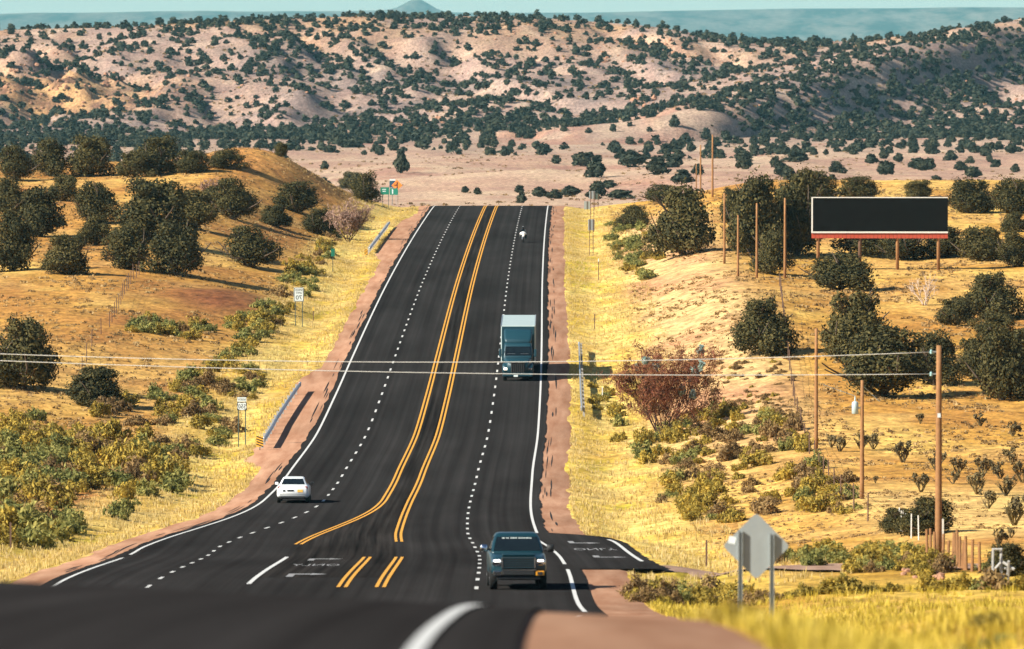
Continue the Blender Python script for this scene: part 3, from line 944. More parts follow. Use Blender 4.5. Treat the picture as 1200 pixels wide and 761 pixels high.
# plain beyond the crest: individuals
def plain_label(X, d, q):
    px = 600 + F * X / d
    side = ('above the left ridge' if px < 400 else 'straight above the highway crest' if px < 700 else 'left of the billboard' if px < 950 else 'above the billboard')
    row = 'near the foot of the hills' if d > 2450 else 'halfway across the plain' if d > 1750 else 'at the near side of the plain'
    size = 'large' if q > 1.15 else 'small' if q < .8 else 'mid-sized'
    return f'{size} dark bush {row}, {side}', f'bushes {row} {side}'
PB = [(698, 208, 30, 28), (638, 180, 22, 12), (470, 203, 22, 30), (545, 226, 13, 9), (559, 228, 13, 9), (608, 226, 16, 10), (611, 238, 17, 14),
      (632, 231, 26, 13), (650, 233, 24, 12), (668, 230, 30, 14), (700, 233, 32, 22), (725, 233, 40, 12), (712, 220, 30, 10), (683, 195, 34, 18),
      (652, 192, 18, 11), (740, 196, 40, 22), (769, 205, 36, 24), (790, 196, 30, 16), (800, 215, 32, 18), (818, 205, 20, 14), (835, 180, 18, 12),
      (905, 180, 26, 14), (870, 192, 30, 18), (935, 190, 36, 14), (1005, 178, 26, 16), (1037, 205, 30, 18), (1036, 186, 18, 12), (1053, 190, 16, 12),
      (1076, 198, 34, 14), (1089, 199, 20, 15), (1114, 188, 20, 13), (1125, 200, 22, 12), (1155, 183, 22, 13), (1185, 180, 20, 14), (1140, 208, 30, 14), (1167, 196, 18, 10)]
for i, (x, y, w, h) in enumerate(PB):
    X, d, z = pix(x, y, 1010)
    o = link('desert_bush', FAR[i % 6]); s = F / d
    o.location = (X, d, z - .05); o.rotation_euler = (0, 0, rng.uniform(0, 6.28))
    o.scale = (w / s / 4.0,) * 2 + (h / s / 3.6 * 1.05,)
    lb, gr = plain_label(X, d, o.scale[0]); tag(o, lb, 'bush', gr)
pts = []
tries = 0
while len(pts) < 215 and tries < 9000:
    tries += 1
    d = rng.uniform(1700, 2900) if rng.random() < .85 else rng.uniform(1250, 1700)
    X = rng.uniform(-.078, .078) * d
    dens = .25 + .75 * smooth(d, 2000, 2850) + .35 * (fbm(np.array([X / 40]), np.array([d / 120]), 901, 3)[0])
    px = 600 + F * X / d
    if d < 2300 and 400 < px < 760: dens *= .12
    if rng.random() > dens: continue
    if any((X - a) ** 2 + ((d - b) * .4) ** 2 < 16 for a, b in pts): continue
    pts.append((X, d))
ZP = ground_height(np.array([p[0] for p in pts]), np.array([p[1] for p in pts]), False)
for i, ((X, d), z) in enumerate(zip(pts, ZP)):
    o = link('desert_bush', FAR[i % 6]); q = rng.uniform(.65, 1.35) * (1.15 if d > 2400 else .9)
    o.location = (X, d, z - .05); o.rotation_euler = (0, 0, rng.uniform(0, 6.28)); o.scale = (q * rng.uniform(.9, 1.3), q * rng.uniform(.9, 1.3), q * rng.uniform(.8, 1.1))
    lb, gr = plain_label(X, d, o.scale[0]); tag(o, lb, 'bush', gr)

# the wooded hillside: one mass
def scatter_mass(name, P, sizes, lib, material, seed, zsc=None):
    g = np.random.default_rng(seed)
    n = len(P); V = []; Fc = []; base = 0
    rot = g.random(n) * 6.283; k = g.integers(0, len(lib), n)
    for j in range(len(lib)):
        idx = np.nonzero(k == j)[0]
        if not len(idx): continue
        v, f = lib[j]
        c, s = np.cos(rot[idx])[:, None], np.sin(rot[idx])[:, None]
        sz = sizes[idx][:, None]
        x = (v[None, :, 0] * c - v[None, :, 1] * s) * sz + P[idx, 0][:, None]
        y = (v[None, :, 0] * s + v[None, :, 1] * c) * sz + P[idx, 1][:, None]
        z = v[None, :, 2] * sz * (1 if zsc is None else zsc[idx][:, None]) + P[idx, 2][:, None]
        V.append(np.stack([x, y, z], -1).reshape(-1, 3))
        Fc.append((f[None] + (np.arange(len(idx)) * len(v))[:, None, None]).reshape(-1, f.shape[1]) + base)
        base += len(idx) * len(v)
    return link(name, np_mesh(name, np.concatenate(V), np.concatenate(Fc), material))

N0 = 15000
X = nrg.uniform(-290, 290, N0); D = nrg.uniform(2820, 3500, N0)
px = 600 + F * X / D
cl = fbm(X / 38, D / 60, 911, 4)
q_spur = ((X - 62) * 620 - (D - 2800) * 200) / math.hypot(200, 620)
dens = .38 + .55 * smooth(cl, -.12, .35)
dens = dens * np.where((q_spur > 5) & (q_spur < 130) & (D > 2800), 2.3, 1.0)
dens *= np.where((q_spur < 0) & (q_spur > -60) & (D > 2900), .6, 1.0)
dens *= 1 - .45 * np.exp(-((X + 215) / 50) ** 2 - ((D - 3110) / 30) ** 2)
dens *= 1 - .35 * smooth(D, 3330, 3450)
dens *= 1 + .6 * np.exp(-((D - 2890) / 40) ** 2)
ok = nrg.random(N0) < dens * .80
X, D = X[ok], D[ok]
n2 = 2300
d2 = nrg.uniform(2250, 2870, n2); x2 = nrg.uniform(-.078, .078, n2) * d2; p2 = 600 + F * x2 / d2
keep = nrg.random(n2) < np.where(p2 < 420, .62, .16 + .2 * smooth(d2, 2650, 2850)) * smooth(fbm(x2 / 40, d2 / 70, 921, 3), -.4, .2)
X = np.concatenate([X, x2[keep]]); D = np.concatenate([D, d2[keep]])
Z = ground_height(X, D, False)
P = np.stack([X, D, Z - .15], 1)
sz = nrg.uniform(.62, 1.5, len(P)) * np.where(nrg.random(len(P)) < .2, .6, 1)
wood = scatter_mass('juniper_woodland', P, sz, FLITE, M['juniper_far'], 5, nrg.uniform(.55, .9, len(P)))
tag(wood, 'scattered dark junipers covering the far desert hillside', 'woodland', kind='stuff')

# ------------------------------------------------------------------ brush along the verges
def bush_mesh(name, material, seed, n=1000, W=1.4, H=.95, leaf=.065, up=.9):
    g = random.Random(seed)
    lob = [(0, 0, H * .3, W * .3, W * .3, H * .34)]
    for i in range(13):
        a = g.uniform(0, 6.28); q = g.uniform(.12, .52) * W
        r = g.uniform(.07, .17) * W
        lob.append((q * math.cos(a), q * math.sin(a) * .8, g.uniform(.12, .9 - .9 * q / W) * H, r, r, r * g.uniform(.8, 1.5)))
    v, f = leaf_cloud(n, lob, leaf, seed, aspect=2.6, up=up, shell=.35, fringe=.35)
    return np_mesh(name, v, f, material)
BUSH = {k: [bush_mesh(k, M[k], 1000 + 10 * i + s) for s in range(4)] for i, k in enumerate(('sage', 'rabbit', 'brown_brush'))}
BNAME = {'sage': 'sagebrush', 'rabbit': 'rabbitbrush', 'brown_brush': 'dry_brush'}

def inside(x, y, poly):
    c = False; n = len(poly)
    for i in range(n):
        x0, y0 = poly[i]; x1, y1 = poly[(i + 1) % n]
        if (y0 > y) != (y1 > y) and x < (x1 - x0) * (y - y0) / (y1 - y0) + x0: c = not c
    return c

def brush_patch(poly, count, smin, smax, mix, label, group, sep=.8, hs=1.0):
    xs = [p[0] for p in poly]; ys = [p[1] for p in poly]
    got = []; tries = 0
    while len(got) < count and tries < count * 25:
        tries += 1
        x = rng.uniform(min(xs), max(xs)); y = rng.uniform(min(ys), max(ys))
        if not inside(x, y, poly): continue
        X, d, z = pix(x, y)
        if fbm(np.array([X / 4.5]), np.array([d / 11]), 951, 2)[0] < rng.uniform(-.55, .1): continue
        s = rng.uniform(smin, smax)
        if any((X - a) ** 2 + ((d - b) * .35) ** 2 < (.62 * sep * (s + t)) ** 2 / 4 for a, b, t in got): continue
        got.append((X, d, s))
        k = rng.choices(list(mix), list(mix.values()))[0]
        o = link(BNAME[k], rng.choice(BUSH[k]))
        o.location = (X, d, z - .06); o.rotation_euler = (0, 0, rng.uniform(0, 6.28))
        q = s / 1.4
        o.scale = (q * rng.uniform(.85, 1.2), q * rng.uniform(.85, 1.2), q * rng.uniform(.75, 1.1) * hs)
        kind = {'sage': 'grey-green sagebrush', 'rabbit': 'yellow-tipped rabbitbrush', 'brown_brush': 'dry brown brush'}[k]
        sz_ = 'large' if s > smin + .7 * (smax - smin) else 'small' if s < smin + .35 * (smax - smin) else 'mid-sized'
        tag(o, f'{sz_} {kind} {label}', 'bush', f'{sz_} {BNAME[k]} {group}')

brush_patch([(0, 520), (60, 520), (150, 500), (215, 545), (205, 575), (130, 612), (60, 640), (0, 652)], 92, 1.4, 2.8, {'sage': 5, 'rabbit': 5, 'brown_brush': 1.5},
            'in the thick brush at the lower left of the highway', 'at the lower left', .7, 1.1)
brush_patch([(0, 490), (80, 490), (150, 470), (215, 450), (290, 430), (310, 450), (268, 520), (215, 545), (150, 505), (60, 525), (0, 530)], 95, 1.0, 2.1, {'sage': 4, 'rabbit': 6, 'brown_brush': 3},
            'between the left junipers and the left guardrail', 'above the lower left brush', .7)
brush_patch([(215, 450), (290, 425), (330, 380), (300, 370), (240, 385), (165, 372), (150, 392), (235, 400), (290, 405)], 46, 1.2, 2.4, {'sage': 6, 'rabbit': 4, 'brown_brush': 1},
            'in the green row below the bare red patch at left', 'below the bare red patch', .7)
brush_patch([(300, 410), (345, 370), (375, 330), (392, 300), (425, 265), (410, 262), (370, 285), (320, 335), (285, 380)], 56, .9, 2.0, {'sage': 5, 'rabbit': 5, 'brown_brush': 2},
            'along the left verge between the guardrails', 'along the left verge', .8)
brush_patch([(712, 262), (745, 245), (772, 280), (790, 325), (750, 330), (715, 300)], 46, 1.1, 2.4, {'sage': 8, 'rabbit': 4},
            'in the green thicket right of the crest verge', 'in the right crest thicket', .7)
brush_patch([(690, 450), (722, 460), (735, 505), (770, 520), (700, 520)], 14, .9, 1.6, {'sage': 3, 'rabbit': 8}, 'behind the right guardrail', 'behind the right guardrail', .8)
brush_patch([(740, 520), (840, 480), (930, 470), (945, 530), (860, 545), (760, 545)], 70, .9, 2.0, {'sage': 3, 'rabbit': 6, 'brown_brush': 6},
            'under the fence below the red bush', 'below the red bush', .8)
brush_patch([(760, 550), (850, 545), (950, 545), (1000, 570), (1010, 612), (930, 600), (830, 620), (780, 600)], 58, .8, 2.0, {'sage': 3, 'rabbit': 6, 'brown_brush': 4},
            'on the pale slope left of the short pole', 'on the pale right slope', .9)
brush_patch([(905, 652), (960, 645), (1045, 640), (1100, 658), (1190, 668), (1090, 676), (1000, 672), (920, 668)], 62, .7, 1.4, {'sage': 5, 'rabbit': 7, 'brown_brush': 2},
            'behind the gravel side road', 'behind the side road', .8)
brush_patch([(740, 699), (850, 700), (1000, 704), (1199, 704), (1199, 726), (1000, 720), (850, 712), (745, 708)], 120, .6, 1.4, {'sage': 2, 'rabbit': 8, 'brown_brush': 3},
            'in front of the gravel side road', 'in front of the side road', .7)
brush_patch([(800, 425), (930, 420), (930, 475), (840, 480)], 44, .5, 1.1, {'brown_brush': 8, 'rabbit': 2}, 'on the bank below the lone juniper', 'on the right bank', 1.0, .7)

# ------------------------------------------------------------------ singular bushes
def twig_bush(name, x, y, w, h, label, cat, twig, leaf_m, n_leaf, seed, stems=9, extra=None, leaf=.16):
    X, d, z = pix(x, y); s = F / d
    g = random.Random(seed)
    t = empty(name, (X, d, z - .05), 0, label, cat)
    W, H = w / s, h / s
    mb = MB(); tips = []
    for k in range(stems):
        a = 2 * PI * k / stems + g.uniform(-.3, .3)
        branches(mb, (.1 * math.cos(a), .1 * math.sin(a), 0), (math.cos(a) * W / H * .55, math.sin(a) * W / H * .55, 1), H * .50, .055, 3, g, .75, 5, (3, 4), tips, .3, .1)
    o = link('branches', mb.mesh('branches', M[twig], False, False), t)
    tp = np.array([p for p, _ in tips])
    m = np.abs(tp[:, 0]) < W * .62
    tp = tp[m]
    gg = np.random.default_rng(seed)
    if n_leaf:
        c = tp[gg.integers(0, len(tp), n_leaf)] + gg.normal(size=(n_leaf, 3)) * .16
        a = gg.normal(size=(n_leaf, 3)); a[:, 2] += .8; a /= np.linalg.norm(a, axis=1)[:, None]
        b = np.cross(a, gg.normal(size=(n_leaf, 3))); b /= np.linalg.norm(b, axis=1)[:, None]
        L_ = leaf * (.5 + gg.random(n_leaf))[:, None]
        v = np.stack([c - a * L_, c + b * L_ * .14, c + a * L_, c - b * L_ * .14], 1).reshape(-1, 3)
        v[:, 2] = np.maximum(v[:, 2], 0)
        link('twigs', np_mesh('twigs', v, np.arange(n_leaf * 4).reshape(-1, 4), M[leaf_m]), t)
    if extra:
        lob = [(p[0], p[1], p[2], q, q, q * 1.2) for p, q in ((tp[gg.integers(0, len(tp))], .28) for _ in range(extra))]
        v, f = leaf_cloud(70 * extra, lob, .14, seed + 1, shell=.2)
        link('leaf_clusters', np_mesh('leaf_clusters', v, f, M['silver_leaf']), t)
    return t
twig_bush('tamarisk', 776, 514, 118, 96, 'large red-brown leafless bush with silvery sprigs right of the guardrail', 'bush', 'dark_twig', 'red_twig', 14000, 41, 11, 12, .17)
twig_bush('leafless_bush', 408, 284, 56, 44, 'pink leafless bush beside the upper left guardrail', 'bush', 'dark_twig', 'pink_twig', 4200, 43, 10, None, .22)
twig_bush('dead_shrub', 1084, 358, 28, 34, 'bleached dead shrub in the grass below the billboard', 'shrub', 'dead_wood', None, 0, 45, 5)
twig_bush('dead_shrub', 247, 232, 18, 20, 'grey leafless shrub under the bare mound', 'shrub', 'dark_twig', 'pink_twig', 250, 46, 6, None, .25)

# cholla: thick jointed stems
CH = []
for s in range(4):
    g = random.Random(900 + s); mb = MB()
    for k in range(g.randint(4, 6)):
        a = g.uniform(0, 6.28)
        branches(mb, (0, 0, -.05), (math.cos(a) * .6, math.sin(a) * .6, 1), .52, .06, 3, g, .6, 5, (2, 4), None, .25, .30)
    gg = [(g.uniform(-.42, .42), g.uniform(-.42, .42), g.uniform(.55, 1.15), .15, .15, .2) for _ in range(9)]
    lv, lf = leaf_cloud(190, gg, .10, 950 + s, aspect=2.2, up=1.2, shell=.2)
    mb.add(lv.tolist(), lf.tolist())
    CH.append(mb.mesh('cholla', M['cholla'], False, False))
for x, y, h in [(1059, 543, 22), (1098, 552, 20), (1124, 556, 16), (1153, 558, 18), (1173, 562, 18), (1188, 545, 18), (1199, 566, 22), (1080, 578, 20), (1118, 568, 13),
                (1146, 580, 22), (1180, 582, 20), (1159, 597, 22), (1190, 617, 30), (1027, 567, 8), (1172, 640, 18), (1186, 632, 12), (1188, 512, 16), (1150, 500, 14),
                (1079, 497, 12), (1010, 528, 18), (1024, 527, 16), (985, 530, 18), (975, 525, 15)]:
    X, d, z = pix(x, y)
    o = link('cholla_cactus', rng.choice(CH)); q = h / (F / d) / 1.35
    o.location = (X, d, z); o.rotation_euler = (0, 0, rng.uniform(0, 6.28)); o.scale = (q * 1.5, q * 1.5, q * 1.25)
    tag(o, 'small branching cholla cactus on the sandy field behind the poles', 'cactus', 'cholla cacti on the right field')

# ------------------------------------------------------------------ grasses (nobody could count them)
def tuft(seed, blades=7, h=.35, spread=.16, w=.03):
    g = np.random.default_rng(seed); V = []
    for b in range(blades):
        a = g.random() * 6.283; r = g.random() * spread
        p = np.array([r * math.cos(a), r * math.sin(a), -.02]); lean = np.array([math.cos(a) * .45 * g.random(), math.sin(a) * .45 * g.random(), 1.0]) * h * (.5 + .7 * g.random())
        q = np.array([-math.sin(a), math.cos(a), 0]) * w
        V += [p - q, p + q, p + lean * .6 + q * .7, p + lean]
    return np.array(V), np.arange(len(V)).reshape(-1, 4)
TUFT = [tuft(i) for i in range(6)]
CLUMP = [leaf_cloud(9, [(0, 0, .04, .25, .25, .13)], .16, 70 + i, aspect=1.5, up=.8, shell=.6) for i in range(6)]

def scatter_grass(n, dlo, dhi, side, vlo, vhi, seed, power=1.0):
    g = np.random.default_rng(seed)
    d = dlo + (dhi - dlo) * g.random(n) ** power
    v = vlo + (vhi - vlo) * g.random(n) ** 1.4
    u = np.where(np.full(n, side > 0), SHOULDER_R + v, shoulder_l(d) - v)
    Xs = u + XROAD(d)
    turn = (d > 258) & (d < 338) & (Xs < TURN_X(d) + .3) & (u > 0)
    sd = seg_dist(Xs, d, SIDE_ROAD)
    keep = ~turn & (sd > 2.0) & (fbm(Xs / 3, d / 8, seed, 3) > -.35)
    Xs, d = Xs[keep], d[keep]
    return np.stack([Xs, d, ground_height(Xs, d, False)], 1)
Pv = np.concatenate([scatter_grass(11000, 240, 900, 1, .1, 8, 1), scatter_grass(15000, 240, 900, -1, .1, 8, 2)])
tag(scatter_mass('verge_grass', Pv, nrg.uniform(.35, .85, len(Pv)), TUFT, M['grass_yellow'], 3), 'short yellow grass along both verges', 'grass', kind='stuff')
# near bank in the foreground
gN = np.random.default_rng(31)
n = 9000
d = 30 + 200 * gN.random(n) ** 1.25; xx = SHOULDER_R - 4.0 + 0 * d
v = 14 * gN.random(n) ** 1.3
Xn = XROAD(d) + SHOULDER_R + .15 + v
Pn = np.stack([Xn, d, ground_height(Xn, d, False)], 1)
tag(scatter_mass('near_grass', Pn, gN.uniform(.7, 1.5, n), [tuft(40 + i, 8, .20, .2, .016) for i in range(5)], M['near_grass'], 13), 'blurred yellow grass on the near bank', 'grass', kind='stuff')
for i in range(11):
    X, d = [(2.6, 58), (3.4, 62), (4.3, 66), (5.0, 63), (3.0, 74), (4.0, 80), (5.6, 78), (6.3, 90), (2.2, 66), (5.9, 70), (3.8, 70)][i]
    k = ('sage', 'rabbit', 'rabbit')[i % 3]
    o = link(BNAME[k], BUSH[k][i % 4]); q = .28 + .05 * (i % 3)
    o.location = (X, d, gz(X, d) - .03); o.rotation_euler = (0, 0, i * 1.3); o.scale = (q * 1.3, q * 1.3, q)
    tag(o, ('grey-green' if k == 'sage' else 'yellow-tipped') + ' low bush blurred in the near grass at the bottom right', 'bush', ('sage' if k == 'sage' else 'rabbit') + 'brush in the near grass')
# field tussocks
n = 52000
d = 300 + 620 * gN.random(n) ** 1.2; Xf = gN.uniform(-1, 1, n) * (.082 * d + 4)
u = Xf - XROAD(d)
k = ((u > SHOULDER_R + 6) | (u < shoulder_l(d) - 7)) & (fbm(Xf / 5, d / 14, 55, 3) > -.10)
bare = np.exp(-((Xf + 25) / 5.5) ** 2 - ((d - 608) / 20) ** 2)
k &= bare < .35
Xf, d = Xf[k], d[k]
Pf = np.stack([Xf, d, ground_height(Xf, d, False) - .02], 1)
nsc = .55 + .45 * smooth(d, 330, 480)
half = gN.random(len(Pf)) < .6
tag(scatter_mass('straw_tussocks', Pf[half], gN.uniform(.35, 1.15, half.sum()) * nsc[half], CLUMP, M['grass_straw'], 23), 'straw coloured grass tussocks over the dry fields', 'grass', kind='stuff')
tag(scatter_mass('dark_tussocks', Pf[~half], gN.uniform(.35, 1.1, (~half).sum()) * nsc[~half], CLUMP, M['brown_brush'], 24), 'small dark brown tussocks over the dry fields', 'grass', kind='stuff')
# low scrub on the far plain and hills
n = 9000
d = np.where(gN.random(n) < .5, 1100 + 1800 * gN.random(n), 2850 + 620 * gN.random(n)); Xf = gN.uniform(-1, 1, n) * .08 * d
k = (fbm(Xf / 30, d / 90, 65, 3) > .0) | (d > 2850)
Xf, d = Xf[k], d[k]
Pf = np.stack([Xf, d, ground_height(Xf, d, False) - .02], 1)
tag(scatter_mass('low_scrub', Pf, gN.uniform(.8, 2.6, len(Pf)) * np.where(d > 2850, 1.7, 1), CLUMP, M['brown_brush'], 26), 'tiny scattered scrub on the pink plain', 'scrub', kind='stuff')

# ------------------------------------------------------------------ vehicles
def rrect(hx, z0, z1, r, y, n=4):
    """rounded rectangle ring in the XZ plane at y"""
    pts = []
    r = min(r, hx * .9, (z1 - z0) * .45)
    for cx, cz, a0 in ((hx - r, z1 - r, 0), (-hx + r, z1 - r, 90), (-hx + r, z0 + r, 180), (hx - r, z0 + r, 270)):
        for k in range(n):
            a = math.radians(a0 + 90 * k / (n - 1))
            pts.append((cx + r * math.cos(a), y, cz + r * math.sin(a)))
    return pts

def rrect_xy(hx, y0, y1, r, z, n=4):
    pts = []
    for cx, cy, a0 in ((hx - r, y1 - r, 0), (-hx + r, y1 - r, 90), (-hx + r, y0 + r, 180), (hx - r, y0 + r, 270)):
        for k in range(n):
            a = math.radians(a0 + 90 * k / (n - 1))
            pts.append((cx + r * math.cos(a), cy + r * math.sin(a), z))
    return pts

def wheel(parent, x, y, r, w, side):
    t = MB().lathe_x((x, y, r), [(-w / 2, r * .62), (-w / 2, r * .93), (-w * .36, r), (w * .36, r), (w / 2, r * .93), (w / 2, r * .62)], 20)
    o = t.build('wheel', M['rubber'], parent, True)
    q = MB().lathe_x((x + side * (w / 2 - .03), y, r), [(-.02, r * .64), (.0, r * .6), (.012, r * .2), (.035, r * .14)] if side > 0 else [(-.035, r * .14), (-.012, r * .2), (0, r * .6), (.02, r * .64)], 14)
    q.build('rim', M['rim'], o)
    return o

def panel(pts, off, name, m, parent):
    """thin pane through four or more points, pushed out along its normal and given thickness"""
    p = [Vector(q) for q in pts]
    n = (p[1] - p[0]).cross(p[2] - p[0]).normalized()
    mb = MB()
    a = [q + n * off for q in p]; b = [q - n * .01 for q in p]
    k = len(p)
    mb.add(a + b, [tuple(range(k)), tuple(range(2 * k - 1, k - 1, -1))] + [(i, k + i, k + (i + 1) % k, (i + 1) % k) for i in range(k)])
    return mb.build(name, m, parent)

def cabin(mb, levels, r=.12):
    mb.loft([rrect_xy(hx, y0, y1, r, z) for z, hx, y0, y1 in levels])
def lev(levels, z):
    zs = [l[0] for l in levels]
    return [float(np.interp(z, zs, [l[i] for l in levels])) for i in (1, 2, 3)]

def glaze(levels, za, zb, parent, fr=.88, side_cuts=(), front=True, rear=True):
    ha, ra, fa = lev(levels, za); hb, rb, fb = lev(levels, zb)
    zr = [za] + [l[0] for l in levels if za < l[0] < zb] + [zb]
    for use, idx, sg, nm in ((front, 2, 1, 'windshield'), (rear, 1, -1, 'rear_window')):
        if not use: continue
        mb = MB(); n = len(zr); out = []; inn = []
        for z in zr:
            L_ = lev(levels, z); w = L_[0] * fr
            out += [(-w, L_[idx] + sg * .022, z), (w, L_[idx] + sg * .022, z)]; inn += [(-w, L_[idx] - sg * .02, z), (w, L_[idx] - sg * .02, z)]
        f = []
        for i in range(n - 1):
            f += [(2 * i, 2 * i + 1, 2 * i + 3, 2 * i + 2), (2 * n + 2 * i, 2 * n + 2 * i + 2, 2 * n + 2 * i + 3, 2 * n + 2 * i + 1),
                  (2 * i, 2 * i + 2, 2 * n + 2 * i + 2, 2 * n + 2 * i), (2 * i + 1, 2 * n + 2 * i + 1, 2 * n + 2 * i + 3, 2 * i + 3)]
        f += [(0, 2 * n, 2 * n + 1, 1), (2 * n - 2, 2 * n - 1, 4 * n - 1, 4 * n - 2)]
        mb.add(out + inn, f); mb.build(nm, M['glass'], parent)
    for s in (-1, 1):
        for t0, t1 in side_cuts:
            a0, a1 = ra + (fa - ra) * t0, ra + (fa - ra) * t1
            b0, b1 = rb + (fb - rb) * t0, rb + (fb - rb) * t1
            q = [(s * ha, a0, za), (s * ha, a1, za), (s * hb, b1, zb), (s * hb, b0, zb)]
            panel(q if s > 0 else q[::-1], .012, 'side_window', M['glass'], parent)

def on_road(u, d, heading_away=True):
    z = float(zsurf(u, d)) + .03
    z2 = float(zsurf(u, d + 2)); z1 = float(zsurf(u, d - 2))
    dx = float(XROAD(d + 2) - XROAD(d - 2)) / 4
    pitch = math.atan((z2 - z1) / 4)
    rz = -math.atan(dx)
    return Vector((u + float(XROAD(d)), d, z)), (pitch if heading_away else -pitch), (rz if heading_away else rz + PI)

def vehicle(name, x, y, away, label, cat, yaw=0.0):
    """stand a vehicle on the road where its wheels show"""
    d = 300.0
    ds_ = np.arange(240, 990, .25)
    row = HORIZON - F * (ZROAD(ds_) + .03) / ds_
    d = float(ds_[np.argmin(np.abs(row - y))])
    u = (x - 600) / F * d - float(XROAD(d))
    loc, rx, rz = on_road(u, d, away)
    t = empty(name, loc, rz + yaw, label, cat, rx=rx)
    return t, d

# --- pickup coming towards us
t, _ = vehicle('pickup_truck', 605, 698, False, 'dark teal pickup with lit headlights coming up the near lane', 'pickup', .03)
mb = MB()
mb.loft([rrect(hx, z0, z1, r, y) for y, hx, z0, z1, r in [(-2.95, .90, .62, 1.16, .08), (-2.88, .97, .56, 1.24, .1), (-1.3, .995, .48, 1.27, .12), (1.0, .995, .48, 1.27, .14),
        (1.35, .99, .48, 1.26, .18), (2.3, .975, .5, 1.21, .2), (2.72, .95, .52, 1.15, .2), (2.86, .91, .55, 1.08, .18)]])
body = mb.build('body', M['teal_paint'], t, True)
m_ = MB().box((0, 1.95, 1.225), (1.15, 1.3, .05)); m_.build('bonnet_bulge', M['teal_paint'], t, bevel=.03)
CL = [(1.2, .93, -1.2, 1.22), (1.32, .92, -1.16, 1.10), (1.6, .85, -1.05, .78), (1.82, .77, -.95, .46), (1.91, .70, -.85, .30), (1.94, .60, -.72, .15)]
mb = MB(); cabin(mb, CL); mb.build('cab', M['teal_paint'], t, True)
glaze(CL, 1.33, 1.80, t, .90, ((.08, .44), (.48, .86)))
# pale lettering strip along the top of the windshield (too small to read)
hb, rb, fb = lev(CL, 1.755)
xs = -.52
while xs < .50:
    w = rng.choice((.04, .06, .09, .05)); MB().box((xs + w / 2, fb + .034, 1.757 - .012 * abs(xs)), (w, .012, .05)).build('banner_mark', M['sign_white'], t)
    xs += w + rng.choice((.015, .02, .05))
g_ = MB().box((0, 2.86, .96), (1.22, .10, .40)); grille = g_.build('grille', M['black_trim'], t, bevel=.03)
for k in range(5):
    MB().box((0, 2.915, .80 + .08 * k), (1.12, .03, .022)).build('grille_bar', M['teal_paint'], grille)
for s in (-1, 1):
    MB().box((s * .565, 2.92, .955), (.045, .03, .34)).build('grille_frame', M['chrome'], grille)
    h = MB(); h.loft([rrect(.17, .86, 1.10, .05, 2.74), rrect(.155, .875, 1.085, .05, 2.895)]); h.v = [(p[0] + s * .76, p[1], p[2]) for p in h.v]
    ho = h.build('headlight', M['chrome'], t, True)
    b = MB(); b.loft([rrect(.115, 1.00, 1.075, .035, 2.89), rrect(.10, 1.005, 1.07, .03, 2.905)]); b.v = [(p[0] + s * .76, p[1], p[2]) for p in b.v]
    b.build('lamp', M['headlamp'] if s > 0 else M['headlamp_dim'], ho)      # +x is on the picture's left
    f_ = MB().box((s * .74, 2.90, .60), (.30, .06, .17)); fo = f_.build('fog_light_bezel', M['chrome'] if s > 0 else M['amber'], t, bevel=.02)
    MB().box((s * .74, 2.935, .60), (.17, .03, .10)).build('fog_light', M['black_trim'], fo)
    a_ = MB().tube([(s * .93, .98, 1.36), (s * 1.08, 1.0, 1.38)], .03, 6); mo = a_.build('mirror', M['black_trim'], t)
    k_ = MB(); k_.loft([rrect(.11, 1.30, 1.53, .05, .93), rrect(.13, 1.28, 1.55, .05, 1.03), rrect(.10, 1.31, 1.52, .05, 1.10)]); k_.v = [(p[0] + s * 1.17, p[1], p[2]) for p in k_.v]
    k_.build('mirror_housing', M['chrome'] if s > 0 else M['black_trim'], mo, True)  # sunny-side mirror bright, other black: the light is put into the materials
    wheel(t, s * .86, 1.85, .40, .27, s); wheel(t, s * .86, -1.75, .40, .27, s)
    MB().box((s * .8, -2.93, 1.05), (.16, .05, .32)).build('tail_light', M['tail'], t)
MB().box((0, 2.90, .63), (1.15, .10, .22)).build('bumper', M['black_trim'], t, bevel=.04)
MB().box((0, 2.93, .71), (1.2, .05, .04)).build('bumper_trim', M['chrome'], t)
MB().box((0, 2.78, .44), (1.5, .16, .12)).build('air_dam', M['black_trim'], t, bevel=.03)
MB().box((0, .0, .42), (1.5, 4.6, .16)).build('chassis', M['black_trim'], t)

# --- box truck coming towards us
t, dt = vehicle('box_truck', 607, 444, False, 'teal tractor cab pulling a tall white box trailer down the hill', 'truck')
mb = MB().box((0, -8.4, 2.54), (2.6, 13.0, 2.8)); box = mb.build('cargo_box', M['white_box'], t, bevel=.04)
MB().box((0, -1.86, 2.55), (2.50, .07, 2.62)).build('front_shade_panel', M['truck_paint'], box, bevel=.03)  # dark teal sheet standing in for the shade on the box front
for k in range(12):
    for s in (-1, 1):
        MB().box((s * 1.31, -2.6 - k * 1.06, 2.62), (.03, .06, 2.66)).build('rib', M['galv'], box)
for z in (1.12, 3.92):
    for s in (-1, 1):
        MB().box((s * 1.305, -8.4, z), (.05, 13.02, .09)).build('rail', M['galv'], box)
CT = [(1.0, 1.08, -1.5, 1.35), (1.75, 1.10, -1.5, 1.30), (2.1, 1.09, -1.5, 1.10), (2.62, 1.03, -1.5, .82), (2.75, .98, -1.5, .70)]
mb = MB(); cabin(mb, CT, .16); mb.build('cab', M['truck_paint'], t, True)
FT = [(2.70, 1.0, -1.5, .60), (3.1, 1.05, -1.5, .1), (3.5, 1.08, -1.5, -.45), (3.72, 1.02, -1.5, -.85)]
mb = MB(); cabin(mb, FT, .2); mb.build('roof_fairing', M['truck_paint'], t, True)
glaze(CT, 1.86, 2.52, t, .90, ((.55, .92),), rear=False)
